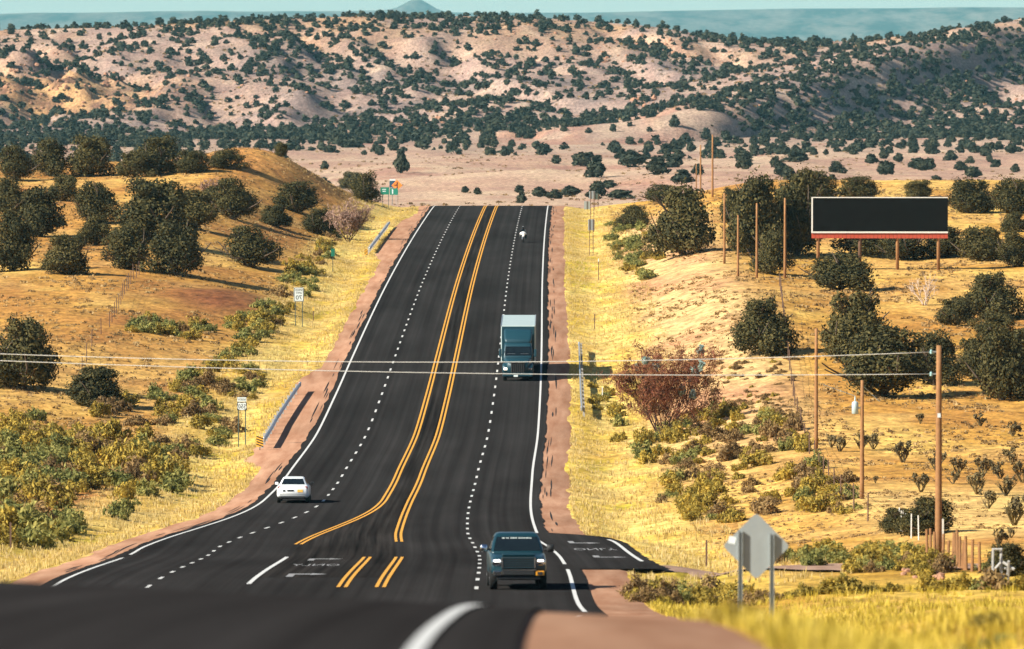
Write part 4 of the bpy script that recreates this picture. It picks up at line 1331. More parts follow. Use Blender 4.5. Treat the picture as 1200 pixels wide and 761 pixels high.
for s in (-.5, .5):
    MB().box((s, 1.18, 1.98), (.6, .02, .03)).build('wiper', M['galv'], t)
mb = MB(); mb.loft([rrect(hx, z0, z1, .2, y) for y, hx, z0, z1 in [(1.0, 1.06, .75, 1.78), (1.8, .98, .70, 1.66), (2.5, .86, .62, 1.50), (2.75, .78, .62, 1.40)]])
mb.build('bonnet', M['truck_paint'], t, True)
g_ = MB().box((0, 2.75, 1.02), (1.05, .10, .74)); grille = g_.build('grille', M['black_trim'], t, bevel=.05)
for k in range(7):
    MB().box((-.45 + .15 * k, 2.81, 1.02), (.035, .03, .70)).build('grille_bar', M['chrome'], grille)
MB().box((0, 2.79, 1.41), (1.15, .08, .05)).build('grille_cap', M['chrome'], grille)
for s in (-1, 1):
    mb = MB(); mb.loft([rrect(.24, .62, 1.32, .16, 1.5), rrect(.26, .58, 1.30, .16, 2.2), rrect(.22, .60, 1.15, .14, 2.62)]); mb.v = [(p[0] + s * .92, p[1], p[2]) for p in mb.v]
    mb.build('fender', M['truck_paint'], t, True)
    MB().box((s * .93, 2.62, .93), (.26, .10, .17)).build('headlight', M['headlamp_dim'] if s > 0 else M['chrome'], t, bevel=.03)
    mo = MB().box((s * 1.34, 1.15, 2.05), (.20, .14, .60)).build('mirror', M['truck_paint'], t, bevel=.04)
    MB().tube([(s * 1.08, 1.1, 1.9), (s * 1.34, 1.15, 1.9)], .025, 5).build('mirror_arm', M['black_trim'], mo)
    wheel(t, s * .98, 1.95, .5, .30, s)
    for y in (-1.2, -2.5, -12.2, -13.5):
        wheel(t, s * .95, y, .5, .5, s)
MB().box((0, 2.78, .50), (2.3, .16, .28)).build('bumper', M['truck_paint'], t, bevel=.06)
MB().box((.15, 2.875, .42), (.32, .02, .15)).build('number_plate', M['sign_white'], t)
MB().box((0, -5.5, .85), (1.0, 16.0, .30)).build('chassis', M['black_trim'], t)

# --- white saloon going away
t, _ = vehicle('white_car', 344, 589, True, 'white saloon car driving away in the left outer lane', 'car')
mb = MB()
mb.loft([rrect(hx, z0, z1, r, y) for y, hx, z0, z1, r in [(-2.32, .78, .42, .90, .12), (-2.22, .87, .34, 1.00, .14), (-1.6, .905, .28, 1.02, .16), (-.9, .91, .26, .98, .16), (.8, .91, .26, .96, .16),
        (1.3, .90, .28, .94, .18), (2.0, .85, .32, .80, .18), (2.25, .74, .38, .68, .14)]])
mb.build('body', M['white_car'], t, True)
CS = [(.90, .80, -1.72, 1.15), (1.05, .76, -1.50, .82), (1.3, .64, -1.05, .25), (1.40, .58, -.85, .05), (1.44, .50, -.65, -.10)]
mb = MB(); cabin(mb, CS, .14); mb.build('cabin', M['white_car'], t, True)
glaze(CS, 1.04, 1.34, t, .86, ((.10, .45), (.5, .86)))
MB().box((0, -2.26, .50), (1.5, .12, .2)).build('bumper', M['white_car'], t, bevel=.05)
MB().box((0, -2.24, .34), (1.35, .12, .14)).build('lower_valance', M['black_trim'], t, bevel=.03)
MB().box((.42, -2.335, .70), (.30, .012, .15)).build('licence_plate', M['plate'], t)
MB().box((-.12, -2.335, .72), (.36, .012, .08)).build('badge', M['black_trim'], t)
MB().box((-.48, -2.332, .71), (.12, .012, .09)).build('badge', M['black_trim'], t)
for s in (-1, 1):
    MB().box((s * .735, -2.25, .86), (.22, .10, .19)).build('tail_light', M['tail'], t, bevel=.04)
    mo = MB(); mo.loft([rrect(.09, .95, 1.09, .05, .55), rrect(.10, .94, 1.10, .05, .65)]); mo.v = [(p[0] + s * 1.0, p[1], p[2]) for p in mo.v]
    mo.build('mirror', M['white_car'] if s < 0 else M['black_trim'], t)  # white towards the sun, black away from it: shade put into the colour
    wheel(t, s * .80, 1.42, .325, .21, s); wheel(t, s * .80, -1.38, .325, .21, s)
MB().box((0, -.1, .28), (1.5, 3.9, .1)).build('underbody', M['black_trim'], t)

# --- motorcycle and its rider
t, dm = vehicle('motorcycle', 613, 284, False, 'touring motorcycle with white fairing coming down the inner side of the outer lane', 'motorcycle')
def moto_wheel(y):
    o = MB().lathe_x((0, y, .33), [(-.06, .24), (-.06, .30), (0, .33), (.06, .30), (.06, .24)], 18).build('wheel', M['rubber'], t, True)
    MB().lathe_x((0, y, .33), [(-.04, .25), (-.04, .05), (.04, .05), (.04, .25)], 14).build('rim', M['rim'], o)
moto_wheel(.78); moto_wheel(-.72)
mb = MB(); mb.loft([rrect(.13, .35, .78, .08, -.35), rrect(.19, .30, .82, .1, .05), rrect(.15, .35, .92, .1, .38)]); mb.build('engine', M['black_trim'], t, True)
mb = MB(); mb.loft([rrect(.10, .80, .98, .06, -.2), rrect(.17, .80, 1.06, .09, .15), rrect(.10, .84, 1.02, .06, .45)]); mb.build('fuel_tank', M['leather'], t, True)
mb = MB(); mb.loft([rrect(.17, .74, .84, .04, -.75), rrect(.19, .74, .82, .04, -.3), rrect(.12, .76, .86, .04, -.05)]); mb.build('seat', M['leather'], t, True)
for s in (-1, 1):
    MB().tube([(s * .09, .78, .33), (s * .09, .50, 1.0)], .035, 8).build('fork', M['chrome'], t)
    MB().tube([(s * .05, .46, 1.05), (s * .28, .42, 1.12), (s * .42, .25, 1.08)], .022, 6).build('handlebar', M['black_trim'], t)
    mb = MB(); mb.loft([rrect(.11, .45, .80, .06, -.85), rrect(.12, .42, .82, .06, -.35)]); mb.v = [(p[0] + s * .30, p[1], p[2]) for p in mb.v]; mb.build('pannier', M['black_trim'], t, True)
# curved white fairing round the headlight
mb = MB()
rings = []
for z, r, yb in ((.92, .30, .50), (1.05, .40, .52), (1.18, .36, .46), (1.24, .26, .40)):
    rings.append([(r * math.sin(a), yb + .22 * math.cos(a) - .02, z - .10 * abs(math.sin(a)) ** 2) for a in np.linspace(-1.45, 1.45, 9)] +
                 [((r - .03) * math.sin(a), yb + .18 * math.cos(a) - .02, z - .10 * abs(math.sin(a)) ** 2) for a in np.linspace(1.45, -1.45, 9)])
mb.loft(rings); mb.build('fairing', M['white_plastic'], t, True)
MB().lathe_z((0, 0, 0), [(0, .01), (.01, .10), (.06, .10), (.07, .01)], 12)
h = MB(); h.loft([[(.10 * math.cos(a), .70, .86 + .10 * math.sin(a)) for a in np.linspace(0, 6.283, 13)[:-1]], [(.09 * math.cos(a), .76, .86 + .09 * math.sin(a)) for a in np.linspace(0, 6.283, 13)[:-1]]])
h.build('headlight', M['headlamp_dim'], t)
mb = MB(); mb.loft([rrect(.20, 1.20, 1.24, .01, .48), rrect(.17, 1.44, 1.47, .01, .30)]); mb.build('windscreen', M['glass'], t)
MB().box((0, .8, .68), (.14, .5, .03)).build('front_mudguard', M['white_plastic'], t, bevel=.01)

rider = empty('person', t.location, t.rotation_euler[2], 'motorcycle rider in black leathers and helmet gripping the handlebars', 'person', rx=t.rotation_euler[0])
def skin_body(name, joints, edges, m, parent, root=0, sub=2):
    me = bpy.data.meshes.new(name)
    me.from_pydata([j[:3] for j in joints], edges, [])
    me.materials.append(m)
    o = link(name, me, parent)
    sk = o.modifiers.new('skin', 'SKIN'); sk.use_smooth_shade = True
    for i, j in enumerate(joints):
        me.skin_vertices[0].data[i].radius = (j[3], j[4] if len(j) > 4 else j[3])
    me.skin_vertices[0].data[root].use_root = True
    s = o.modifiers.new('sub', 'SUBSURF'); s.levels = sub; s.render_levels = sub
    return o
J = [(0, -.35, .93, .17, .13), (0, -.30, 1.18, .17, .12), (0, -.22, 1.40, .19, .12), (0, -.19, 1.50, .07), (0, -.16, 1.56, .065)]
E = [(0, 1), (1, 2), (2, 3), (3, 4)]
for s in (-1, 1):
    b = len(J)
    J += [(s * .21, -.21, 1.42, .075), (s * .33, -.02, 1.22, .06), (s * .40, .20, 1.12, .045), (s * .41, .27, 1.10, .04)]
    E += [(2, b), (b, b + 1), (b + 1, b + 2), (b + 2, b + 3)]
    for k in range(4):
        J += [(s * (.36 + .028 * k), .30, 1.125, .011), (s * (.36 + .028 * k), .315, 1.085, .010)]
        E += [(b + 3, b + 4 + 2 * k), (b + 4 + 2 * k, b + 5 + 2 * k)]
    c = len(J)
    J += [(s * .14, -.30, .88, .10), (s * .27, .12, .80, .085), (s * .24, -.02, .42, .06), (s * .24, .10, .36, .05)]
    E += [(0, c), (c, c + 1), (c + 1, c + 2), (c + 2, c + 3)]
skin_body('body', J, E, M['leather'], rider)
hm = MB()
rings = []
for k in range(9):
    a = -PI / 2 + PI * k / 8
    rings.append([(.125 * math.cos(a) * math.cos(b) + 0, -.13 + .15 * math.cos(a) * math.sin(b), 1.66 + .15 * math.sin(a)) for b in np.linspace(0, 6.283, 15)[:-1]])
hm.loft(rings); ho = hm.build('helmet', M['black_trim'], rider, True)
vz = MB(); vz.loft([[(.118 * math.sin(a), -.13 + .145 * math.cos(a) + o_, z) for a in np.linspace(-1.0, 1.0, 9)] for z, o_ in ((1.61, .0), (1.66, .012), (1.71, .0))], False)
vz.build('visor', M['glass'], ho)
MB().box((0, .0, 1.79), (.05, .06, .05)).build('helmet_camera', M['sign_white'], ho)

# ------------------------------------------------------------------ guardrails
def guardrail(px_pts, label, spacing=2.0, face=1, side='left', marker=False):
    """W-beam on posts; face = +1 when the ribbed side looks towards +X"""
    base = [pix(x, y) for x, y in px_pts]
    pts = [Vector((a, b, 0)) for a, b, c in base]
    d0, d1 = pts[0].y, pts[-1].y
    def at(d):
        xs = np.interp(d, [p.y for p in pts], [p.x for p in pts]); return float(xs)
    n = max(2, int((d1 - d0) / .95))
    ds_ = np.linspace(d0, d1, n)
    t = empty('guardrail', (at(d0), d0, gz(at(d0), d0)), 0, label, 'guardrail', 'guardrails beside the highway')
    o0 = t.location.copy()
    prof = [(.0, .31), (.075, .27), (.075, .22), (.01, .185), (.01, .13), (.075, .095), (.075, .045), (.0, .0)]
    rings = []
    for d in ds_:
        x = at(d); z = gz(x, d) + .43
        rings.append([(x + face * a - o0.x, d - o0.y, z + b - o0.z) for a, b in prof] + [(x + face * (a - .02) - o0.x, d - o0.y, z + b - o0.z) for a, b in prof[::-1]])
    step = 4
    for i in range(0, n - 1, step):
        MB().loft(rings[i:min(i + step + 1, n)]).build('beam', M['galv'], t)
    k = d0 + .3
    while k < d1:
        x = at(k)
        MB().box((x - face * .14 - o0.x, k - o0.y, gz(x, k) + .3 - o0.z), (.15, .15, .95)).build('post', M['grey_wood'], t)
        k += spacing
    for d, e in ((d0, -1), (d1, 1)):
        x = at(d)
        mbx = MB(); mbx.box((x + face * .02 - o0.x, d + e * .16 - o0.y, gz(x, d) + .585 - o0.z), (.16, .34, .34)); mbx.build('end_terminal', M['galv'], t, bevel=.05)
    return t, at
gl, atl = guardrail([(309, 526), (324, 500), (337, 480), (351, 460)], 'steel guardrail beside the lower left shoulder with striped end marker', 3.8, 1)
guardrail([(433, 298), (445, 282), (456, 267)], 'steel guardrail beside the upper left shoulder near the pink bush', 3.8, 1)
guardrail([(682, 489), (681, 470), (680, 445), (679, 412)], 'steel guardrail beside the right shoulder next to the box truck', 3.8, -1)

def striped_marker(x, y, w, h, label):
    X_, d, z = pix(x, y); s = F / d
    W, H = w / s, h / s
    t = empty('object_marker', (X_, d, z), 0, label, 'marker')
    MB().box((0, .03, H * .4), (.06, .05, H * .8 + .3)).build('post', M['post_green'], t)
    p = MB().box((0, 0, H - H * .38), (W, .012, H * .76)).build('plate', M['stripe_yellow'], t)
    for k in range(4):
        z0 = H * .30 + k * H * .19
        MB().add([(-W / 2, -.012, z0 + .09 * H), (W / 2, -.012, z0 - .09 * H), (W / 2, -.012, z0), (-W / 2, -.012, z0 + .18 * H)], [(0, 1, 2, 3)]).build('stripe', M['sign_black'], p)
striped_marker(304, 528, 8, 16, 'yellow and black striped marker at the near end of the left guardrail')
striped_marker(429, 301, 4, 9, 'small striped marker at the near end of the upper left guardrail')

# ------------------------------------------------------------------ signs
def sign_text(s, w, h, m, parent, loc, mirror=True, name='lettering'):
    me, co = text_data(s)
    e = co[:, :2].max(0) - co[:, :2].min(0)
    x = co[:, 0] / e[0] * w * (-1 if mirror else 1); z = co[:, 1] / e[1] * h
    out = np.stack([x, np.zeros_like(x), z], 1) + np.array(loc)
    me.vertices.foreach_set('co', out.astype(np.float32).ravel()); me.materials.append(m); me.update()
    return link(name, me, parent)

def posts(t, xs, h, m='post_green', r=.035, y=.05):
    for x, dz in xs:
        MB().box((x, y, h / 2 - .15 + dz / 2), (r * 2, r * 1.5, h + .3 - dz)).build('post', M[m], t)

# speed limit, seen mirrored
X_, d, z = pix(350, 383); s = F / d
t = empty('speed_limit_sign', (X_, d, z), .05, 'white speed limit 70 sign on two posts beside the left verge', 'sign')
H = 46 / s; W = 11.5 / s; PH = 16.5 / s
posts(t, [(-W * .36, 0), (W * .36, 0)], H)
p = MB().box((0, 0, H - PH / 2), (W, .02, PH)).build('panel', M['sign_white'], t, bevel=.01)
fr = MB()
for a, b, c, e in ((0, PH / 2 - .04, W - .08, .03), (0, -PH / 2 + .04, W - .08, .03), (-W / 2 + .04, 0, .03, PH - .08), (W / 2 - .04, 0, .03, PH - .08)):
    fr.box((a, -.013, H - PH / 2 + b), (c, .006, e))
fr.build('border', M['sign_black'], p)
sign_text('SPEED', W * .78, PH * .13, M['sign_black'], p, (0, -.016, H - PH * .18))
sign_text('LIMIT', W * .62, PH * .13, M['sign_black'], p, (0, -.016, H - PH * .38))
sign_text('70', W * .62, PH * .30, M['sign_black'], p, (0, -.016, H - PH * .71))

# route marker 550, seen mirrored
X_, d, z = pix(283, 524); s = F / d
t = empty('route_sign', (X_, d, z), .03, 'route marker 550 sign on two posts beside the lower left guardrail', 'sign')
H = 58 / s; W = 11.5 / s
posts(t, [(-W * .36, 0), (W * .36, .35)], H - .05)
p = MB().box((0, 0, H - 2.6 / s), (W * .92, .02, 5.2 / s)).build('direction_plate', M['sign_white'], t, bevel=.01)
sign_text('NORTH', W * .74, 2.4 / s, M['sign_black'], p, (0, -.014, H - 2.6 / s))
p = MB().box((0, 0, H - 10.6 / s), (W, .02, 9.6 / s)).build('shield_plate', M['sign_black'], t, bevel=.01)
shd = [(-.44, .42), (-.30, .46), (0, .40), (.30, .46), (.44, .42), (.40, .20), (.47, -.10), (.40, -.32), (.22, -.42), (0, -.47), (-.22, -.42), (-.40, -.32), (-.47, -.10), (-.40, .20)]
MB().add([(a * W, -.014, H - 10.6 / s + b * 9.6 / s) for a, b in shd], [tuple(range(len(shd)))]).build('shield', M['sign_white'], p)
sign_text('550', W * .74, 5.0 / s, M['sign_black'], p, (0, -.020, H - 10.6 / s))

# green distance sign, blue plate and orange junction diamond at the left crest
X_, d, z = pix(452, 243); s = F / d
t = empty('green_sign', (X_, d, z), 0, 'small green guide sign on two dark posts at the left crest', 'sign')
posts(t, [(-.42, 0), (.36, 0)], 23 / s)
p = MB().box((-.12, 0, 19.2 / s), (10.2 / s, .02, 8.6 / s)).build('panel', M['sign_green'], t, bevel=.01)
MB().box((-.20, -.014, 21 / s), (4.5 / s, .006, 1.0 / s)).build('legend', M['sign_white'], p)
MB().box((-.20, -.014, 18.8 / s), (4.0 / s, .006, 1.0 / s)).build('legend', M['sign_white'], p)
X_, d, z = pix(461.5, 241); s = F / d
t = empty('green_sign', (X_, d, z), 0, 'green sign half hidden behind the orange diamond sign', 'sign')
posts(t, [(-.35, 0), (.42, 0)], 22 / s, 'galv')
p = MB().box((0, 0, 16.5 / s), (9.5 / s, .02, 7.8 / s)).build('panel', M['sign_green'], t, bevel=.01)
MB().box((-.25, -.014, 16.5 / s), (1.4 / s, .006, 5.5 / s)).build('legend', M['sign_white'], p)
X_, d, z = pix(459.5, 240, 880); s = F / d
t = empty('blue_sign', (X_, d + 4, z), 0, 'dark blue square sign behind the orange diamond at the left crest', 'sign')
posts(t, [(0, 0)], 30 / s)
MB().box((0, 0, 23.5 / s), (7 / s, .02, 8 / s)).build('panel', M['sign_blue'], t, bevel=.01)
MB().box((0, 0, 28.6 / s), (6.5 / s, .02, 1.9 / s)).build('top_plate', M['sign_white'], t)
X_, d, z = pix(465.5, 239.5); s = F / d
t = empty('warning_sign', (X_, d - 3, z), 0, 'orange diamond side road warning sign at the left crest', 'sign')
posts(t, [(.18, 0)], 24 / s)
a = 6.4 / s; zc = 22.8 / s
p = MB().add([(0, -.01, zc - a), (a, -.01, zc), (0, -.01, zc + a), (-a, -.01, zc), (0, .012, zc - a), (a, .012, zc), (0, .012, zc + a), (-a, .012, zc)],
             [(0, 1, 2, 3), (7, 6, 5, 4), (0, 4, 5, 1), (1, 5, 6, 2), (2, 6, 7, 3), (3, 7, 4, 0)]).build('panel', M['sign_orange'], t)
MB().box((.04, -.016, zc), (1.3 / s, .006, 8 / s)).build('symbol_stem', M['sign_black'], p)
MB().box((-1.6 / s, -.016, zc + .2 / s), (3.4 / s, .006, 1.3 / s)).build('symbol_arm', M['sign_black'], p)
# small green marker
X_, d, z = pix(390, 320); s = F / d
t = empty('green_marker', (X_, d, z), .2, 'small green marker plate on a thin post beside the upper left verge', 'marker')
posts(t, [(0, 0)], 28 / s, r=.03)
MB().box((0, 0, 24 / s), (4.4 / s, .02, 9 / s)).build('plate', M['sign_green'], t, bevel=.01)

# sign backs on the right
def back_sign(name, x, y, top, w, h, label, n=2, hgt=None, m='sign_back', dmin=225, pm='rust_post'):
    X_, d, z = pix(x, y, dmin); s = F / d
    t = empty(name, (X_, d, z), 0, label, 'sign')
    Hh = (y - top) / s
    posts(t, [(-w / s * .28, 0), (w / s * .28, 0)] if n == 2 else [(0, 0)], Hh, pm, y=-.03)
    MB().box((0, .02, Hh - h / s / 2), (w / s, .02, h / s)).build('panel', M[m], t, bevel=.01)
    return t
back_sign('sign_back', 693, 300, 257, 7.5, 13, 'lowest of the sign backs by the right verge below the crest')
back_sign('sign_back', 694, 272, 224, 7, 9, 'tall sign back on two rusty posts by the right crest')
back_sign('sign_back', 688, 246, 236, 7, 9.5, 'low sign back left of the tall sign posts at the right crest', 1)
back_sign('sign_back', 699, 246, 227, 7, 7, 'dark sign back right of the tall sign posts at the right crest', 2, m='post_green')

# delineator posts
def delineator(x, y, h, label, m='post_green', cap=None):
    X_, d, z = pix(x, y); s = F / d
    t = empty('delineator_post', (X_, d, z), 0, label, 'post')
    H = h / s
    MB().box((0, 0, H / 2 - .1), (.08, .05, H + .2)).build('post', M[m], t)
    if cap: MB().box((0, -.032, H - .16), (.09, .012, .30)).build('reflector', M[cap], t)
delineator(701.5, 329, 26, 'marker post with white top beside the right verge below the signs', 'rust_post', 'sign_white')
delineator(697, 386, 18, 'short rusty post beside the right verge above the box truck', 'rust_post')
delineator(367, 376, 16, 'short rusty post just right of the speed limit sign', 'rust_post', 'stripe_yellow')
delineator(828.5, 666, 32, 'thin dark post at the corner of the gravel side road', 'rust_post')
delineator(706, 468, 14, 'short pale post behind the right guardrail', 'pale_post')
delineator(11, 643, 30, 'thin post in the brush at the lower left frame edge', 'rust_post')

# large diamond sign seen from behind in the foreground
dS = 150.0
XS = (887 - 600) / F * dS; zS = gz(XS, dS); sS = F / dS
t = empty('diamond_sign', (XS, dS, zS), -.04, 'large grey diamond sign seen from behind near the bottom right', 'sign')
zc = -(641 - HORIZON) / F * dS - zS; a = 39.5 / sS
ring = []
def diamond(y, a, r=.09):
    pts = []
    for k in range(4):
        ang = PI / 2 * k; c = Vector((math.cos(ang), 0, math.sin(ang))) * (a - r * 1.41)
        for q in range(5):
            b = ang - PI / 4 + PI / 2 * q / 4
            pts.append((c.x + r * math.cos(b), y, zc + c.z + r * math.sin(b)))
    return pts
MB().loft([diamond(-.004, a), diamond(.006, a)]).build('panel', M['sign_back'], t)
for dx, tp, ln in ((-.35, 623, 0), (.345, 626, 0)):
    zt = -(tp - HORIZON) / F * dS - zS
    mb = MB(); hh = zt + .6; zz = zt / 2 - .3
    mb.box((dx - .036, -.055, zz), (.008, .09, hh)); mb.box((dx, -.012, zz), (.078, .008, hh)); mb.box((dx + .036, -.055, zz), (.008, .09, hh))
    mb.box((dx - .042, -.098, zz), (.014, .006, hh)); mb.box((dx + .042, -.098, zz), (.014, .006, hh))
    mb.build('post', M['sign_back'], t)
st = MB().box((-.53, -.012, zc + .13), (.16, .006, .16), Matrix.Rotation(math.radians(12), 3, 'Y')).build('sticker', M['sign_white'], t)

# ------------------------------------------------------------------ billboard
X0, d0b, z0b = pix(958, 318)
d_b = d0b; s = F / d_b
def bz(y): return -(y - HORIZON) / F * d_b
xa, xb = (951 - 600) / s, (1111 - 600) / s
cx = (xa + xb) / 2; Wb = xb - xa
gzc = gz(cx, d_b)
t = empty('billboard', (cx, d_b, gzc), -.02, 'wide blank black billboard with red skirt on four posts', 'billboard')
zt, zb_ = bz(231) - gzc, bz(273) - gzc
fc = MB().box((0, 0, (zt + zb_) / 2), (Wb - .1, .16, zt - zb_ - .1)).build('face', M['black_face'], t)
for k in range(10):
    MB().box((-Wb / 2 + Wb * (k + .5) / 10, -.088, (zt + zb_) / 2), (Wb / 10 - .03, .012, zt - zb_ - .14)).build('face_panel', M['black_face'], fc)
fw = .16
for nm, c, sz_ in (('frame', (0, -.03, zt - .04), (Wb, .24, .09)), ('frame', (0, -.03, zb_ + .06), (Wb, .26, .16)), ('frame', (-Wb / 2 + .07, -.03, (zt + zb_) / 2), (.14, .24, zt - zb_ - .15))):
    MB().box(c, sz_).build(nm, M['pale_post'], t)
zs_ = bz(279) - gzc
nsk = 35
for k in range(nsk):
    MB().box((-Wb / 2 + Wb * (k + .5) / nsk, -.02 + rng.uniform(-.01, .01), (zb_ + zs_) / 2 - .03), (Wb / nsk - .03, .04, zb_ - zs_)).build('skirt_panel', M['red_panel'], t)
MB().box((0, .06, (zb_ + zs_) / 2 - .03), (Wb - .1, .05, zb_ - zs_ - .06)).build('skirt_backing', M['rust_post'], t)
for px_ in (959, 1008, 1052, 1100):
    x = (px_ - 600) / s - cx; zg = gz(x + cx, d_b + .3) - gzc
    MB().tube([(x, .3, zg - .5), (x, .3, zt - .3)], .16, 8).build('post', M['wood_pole'] if px_ != 1008 else M['rust_post'], t, True)

# ------------------------------------------------------------------ utility poles and wires
def pole(x, yb, yt, label, r=.13, d=None, dmin=225, group='bare wooden poles', lean=0.0):
    if d is None: X_, dd, z = pix(x, yb, dmin)
    else:
        dd = d; X_ = (x - 600) / F * d; z = gz(X_, d)
    s = F / dd
    H = -(yt - HORIZON) / F * dd - z
    t = empty('utility_pole', (X_, dd, z), 0, label, 'pole', group)
    n = 5
    MB().tube([(lean * k / n, 0, -.4 + (H + .4) * k / n) for k in range(n + 1)], [r * (1 - .3 * k / n) for k in range(n + 1)], 10).build('shaft', M['wood_pole'], t, True)
    return t, dd, H
tp, dp, Hp = pole(1101, 655, 405, 'tallest near wooden pole carrying two wires over the highway', .145)
sp_ = F / dp
def wz(y, d): return -(y - HORIZON) / F * d
for yy in (412.5, 438.5):
    zloc = wz(yy, dp) - tp.location.z
    MB().box((-.17, -.0, zloc), (.22, .05, .05)).build('bracket', M['galv'], tp)
    MB().lathe_z((-.30, 0, zloc - .09), [(0, .03), (.03, .06), (.07, .04), (.10, .065), (.15, .03), (.18, .02)]).build('insulator', M['ceramic'], tp)
MB().box((.0, -.15, wz(487, dp) - tp.location.z), (.12, .02, .16)).build('tag', M['sign_white'], tp)
# pole at the far left end of the wires, just out of the picture
dl = 268.0; xl = -27.0; zl_ = gz(xl, dl)
def wire(y_l, y_m, y_r, label):
    """conductor from the near right pole to a pole beyond the left edge"""
    a = Vector((float(tp.location.x) - .30, dp, wz(y_r, dp) + .08)); b = Vector((xl, dl, 0))
    xm = (405 - 600) / F * dp
    pts_r = [(1101, y_r), (600, y_m), (0, y_l)]
    cf = np.polyfit([p[0] for p in pts_r], [p[1] for p in pts_r], 2)
    pts = []
    for k in range(33):
        f = k / 32; x = a.x + (b.x - a.x) * f; d = a.y + (b.y - a.y) * f
        px_ = 600 + F * x / d
        pts.append((x, d, wz(float(np.polyval(cf, px_)), d)))
    o = MB().tube(pts, .015, 5).build('overhead_wire', M['wire'], None, True)
    tag(o, label, 'wire', 'wires over the highway')
    return pts[-1][2]
ztop = wire(415, 424.5, 412.5, 'upper of the two thin wires crossing over the highway')
zlow = wire(423, 438.5, 438.5, 'lower of the two thin wires crossing over the highway')
t = empty('utility_pole', (xl - .05, dl, zl_), 0, 'wooden pole holding the wires beyond the left frame edge', 'pole', 'bare wooden poles')
MB().tube([(-.12, 0, -.4), (-.12, 0, ztop - zl_ + .4)], [.15, .11], 10).build('shaft', M['wood_pole'], t, True)

t2, d2, H2 = pole(1011, 585, 446, 'short near pole with a grey transformer on its left', .12)
zz = -(476 - HORIZON) / F * d2 - t2.location.z
tr = MB().lathe_z((-.36, 0, zz - .42), [(0, .12), (.03, .17), (.55, .17), (.62, .13), (.66, .05)], 12).build('transformer', M['transformer'], t2, True)
MB().lathe_z((-.36, 0, zz + .22), [(0, .035), (.1, .05), (.2, .03), (.28, .02)], 8).build('bushing', M['transformer'], tr)
MB().box((-.17, 0, zz - .1), (.2, .08, .10)).build('transformer_bracket', M['galv'], t2)
for a, b in (((-.36, 0, zz + .5), (-2.0, -.5, zz + 1.1)), ((0.05, 0, H2 - .3), (.9, .3, H2 - 1.1))):
    MB().tube([a, b], .014, 4).build('lead_wire', M['transformer'], t2)
pole(957, 531, 385, 'bare near pole left of the largest right juniper', .13)
pole(920, 326, 232, 'rightmost of the four bare poles left of the billboard', .14)
pole(887, 326, 238, 'third from left of the four bare poles by the billboard', .13)
pole(865, 324, 252, 'shortest of the four bare poles left of the billboard', .12)
pole(849, 309, 226, 'leftmost of the four bare poles left of the billboard', .13)
pole(835, 231, 158, 'taller of the two poles on the right crest', .15)
pole(821, 228, 170, 'shorter of the two tall poles on the right crest', .13)
pole(816, 230, 192, 'small thin pole left of the two poles on the right crest', .09)

# ------------------------------------------------------------------ wire fences and pickets
def fence(name, px_pts, n, h, label, m, strands=2, rr=.04, wob=.1):
    base = [pix(x, y) for x, y in px_pts]
    P_ = [Vector(b) for b in base]
    ln = [0.0]
    for a, b in zip(P_[:-1], P_[1:]): ln.append(ln[-1] + (b - a).length)
    t = empty(name, P_[0], 0, label, 'fence')
    tops = []
    for k in range(n):
        q = ln[-1] * k / (n - 1)
        X_ = float(np.interp(q, ln, [p.x for p in P_])); D_ = float(np.interp(q, ln, [p.y for p in P_]))
        z = gz(X_, D_); hh = h * rng.uniform(1 - wob, 1 + wob)
        o = Vector((X_, D_, z)) - P_[0]
        MB().tube([o + Vector((0, 0, -.25)), o + Vector((rng.uniform(-.05, .05), 0, hh))], [rr, rr * .85], 6).build('fence_post', M[m], t)
        tops.append(o)
    for s_ in range(strands):
        zz = h * (.45 + .42 * s_ / max(1, strands - 1))
        MB().tube([o + Vector((0, 0, zz)) for o in tops], .008, 3).build('strand', M['rust_post'], t)
    return t
fence('wire_fence', [(128, 384), (140, 360), (152, 335), (166, 318)], 15, 1.35, 'wire fence with dark posts climbing the left grassland', 'rust_post', 3)
fence('wire_fence', [(95, 440), (106, 408), (118, 392)], 4, 1.4, 'three thin fence posts in the grass above the left dark juniper', 'rust_post', 2)
fence('wire_fence', [(1018, 612), (985, 585), (955, 545), (935, 490), (925, 430), (918, 370), (914, 335)], 26, 1.3, 'wire fence running up the right field past the lone juniper', 'rust_post', 3)
fence('picket_row', [(1078, 634), (1062, 629), (1048, 622)], 9, 1.05, 'row of pale pickets in front of the dark green bushes', 'pale_post', 1, .035)
fence('picket_fence', [(1106, 662), (1120, 664), (1135, 670), (1150, 672)], 11, 1.1, 'broken wooden picket fence right of the tallest near pole', 'wood_pole', 2, .06, .3)
fence('picket_fence', [(1088, 661), (1092, 659), (1097, 657)], 3, 1.1, 'short run of wooden pickets left of the tallest near pole', 'wood_pole', 1, .06, .2)
delineator(1106, 648, 39, 'slim pale pole standing just right of the tallest near pole', 'pale_post')

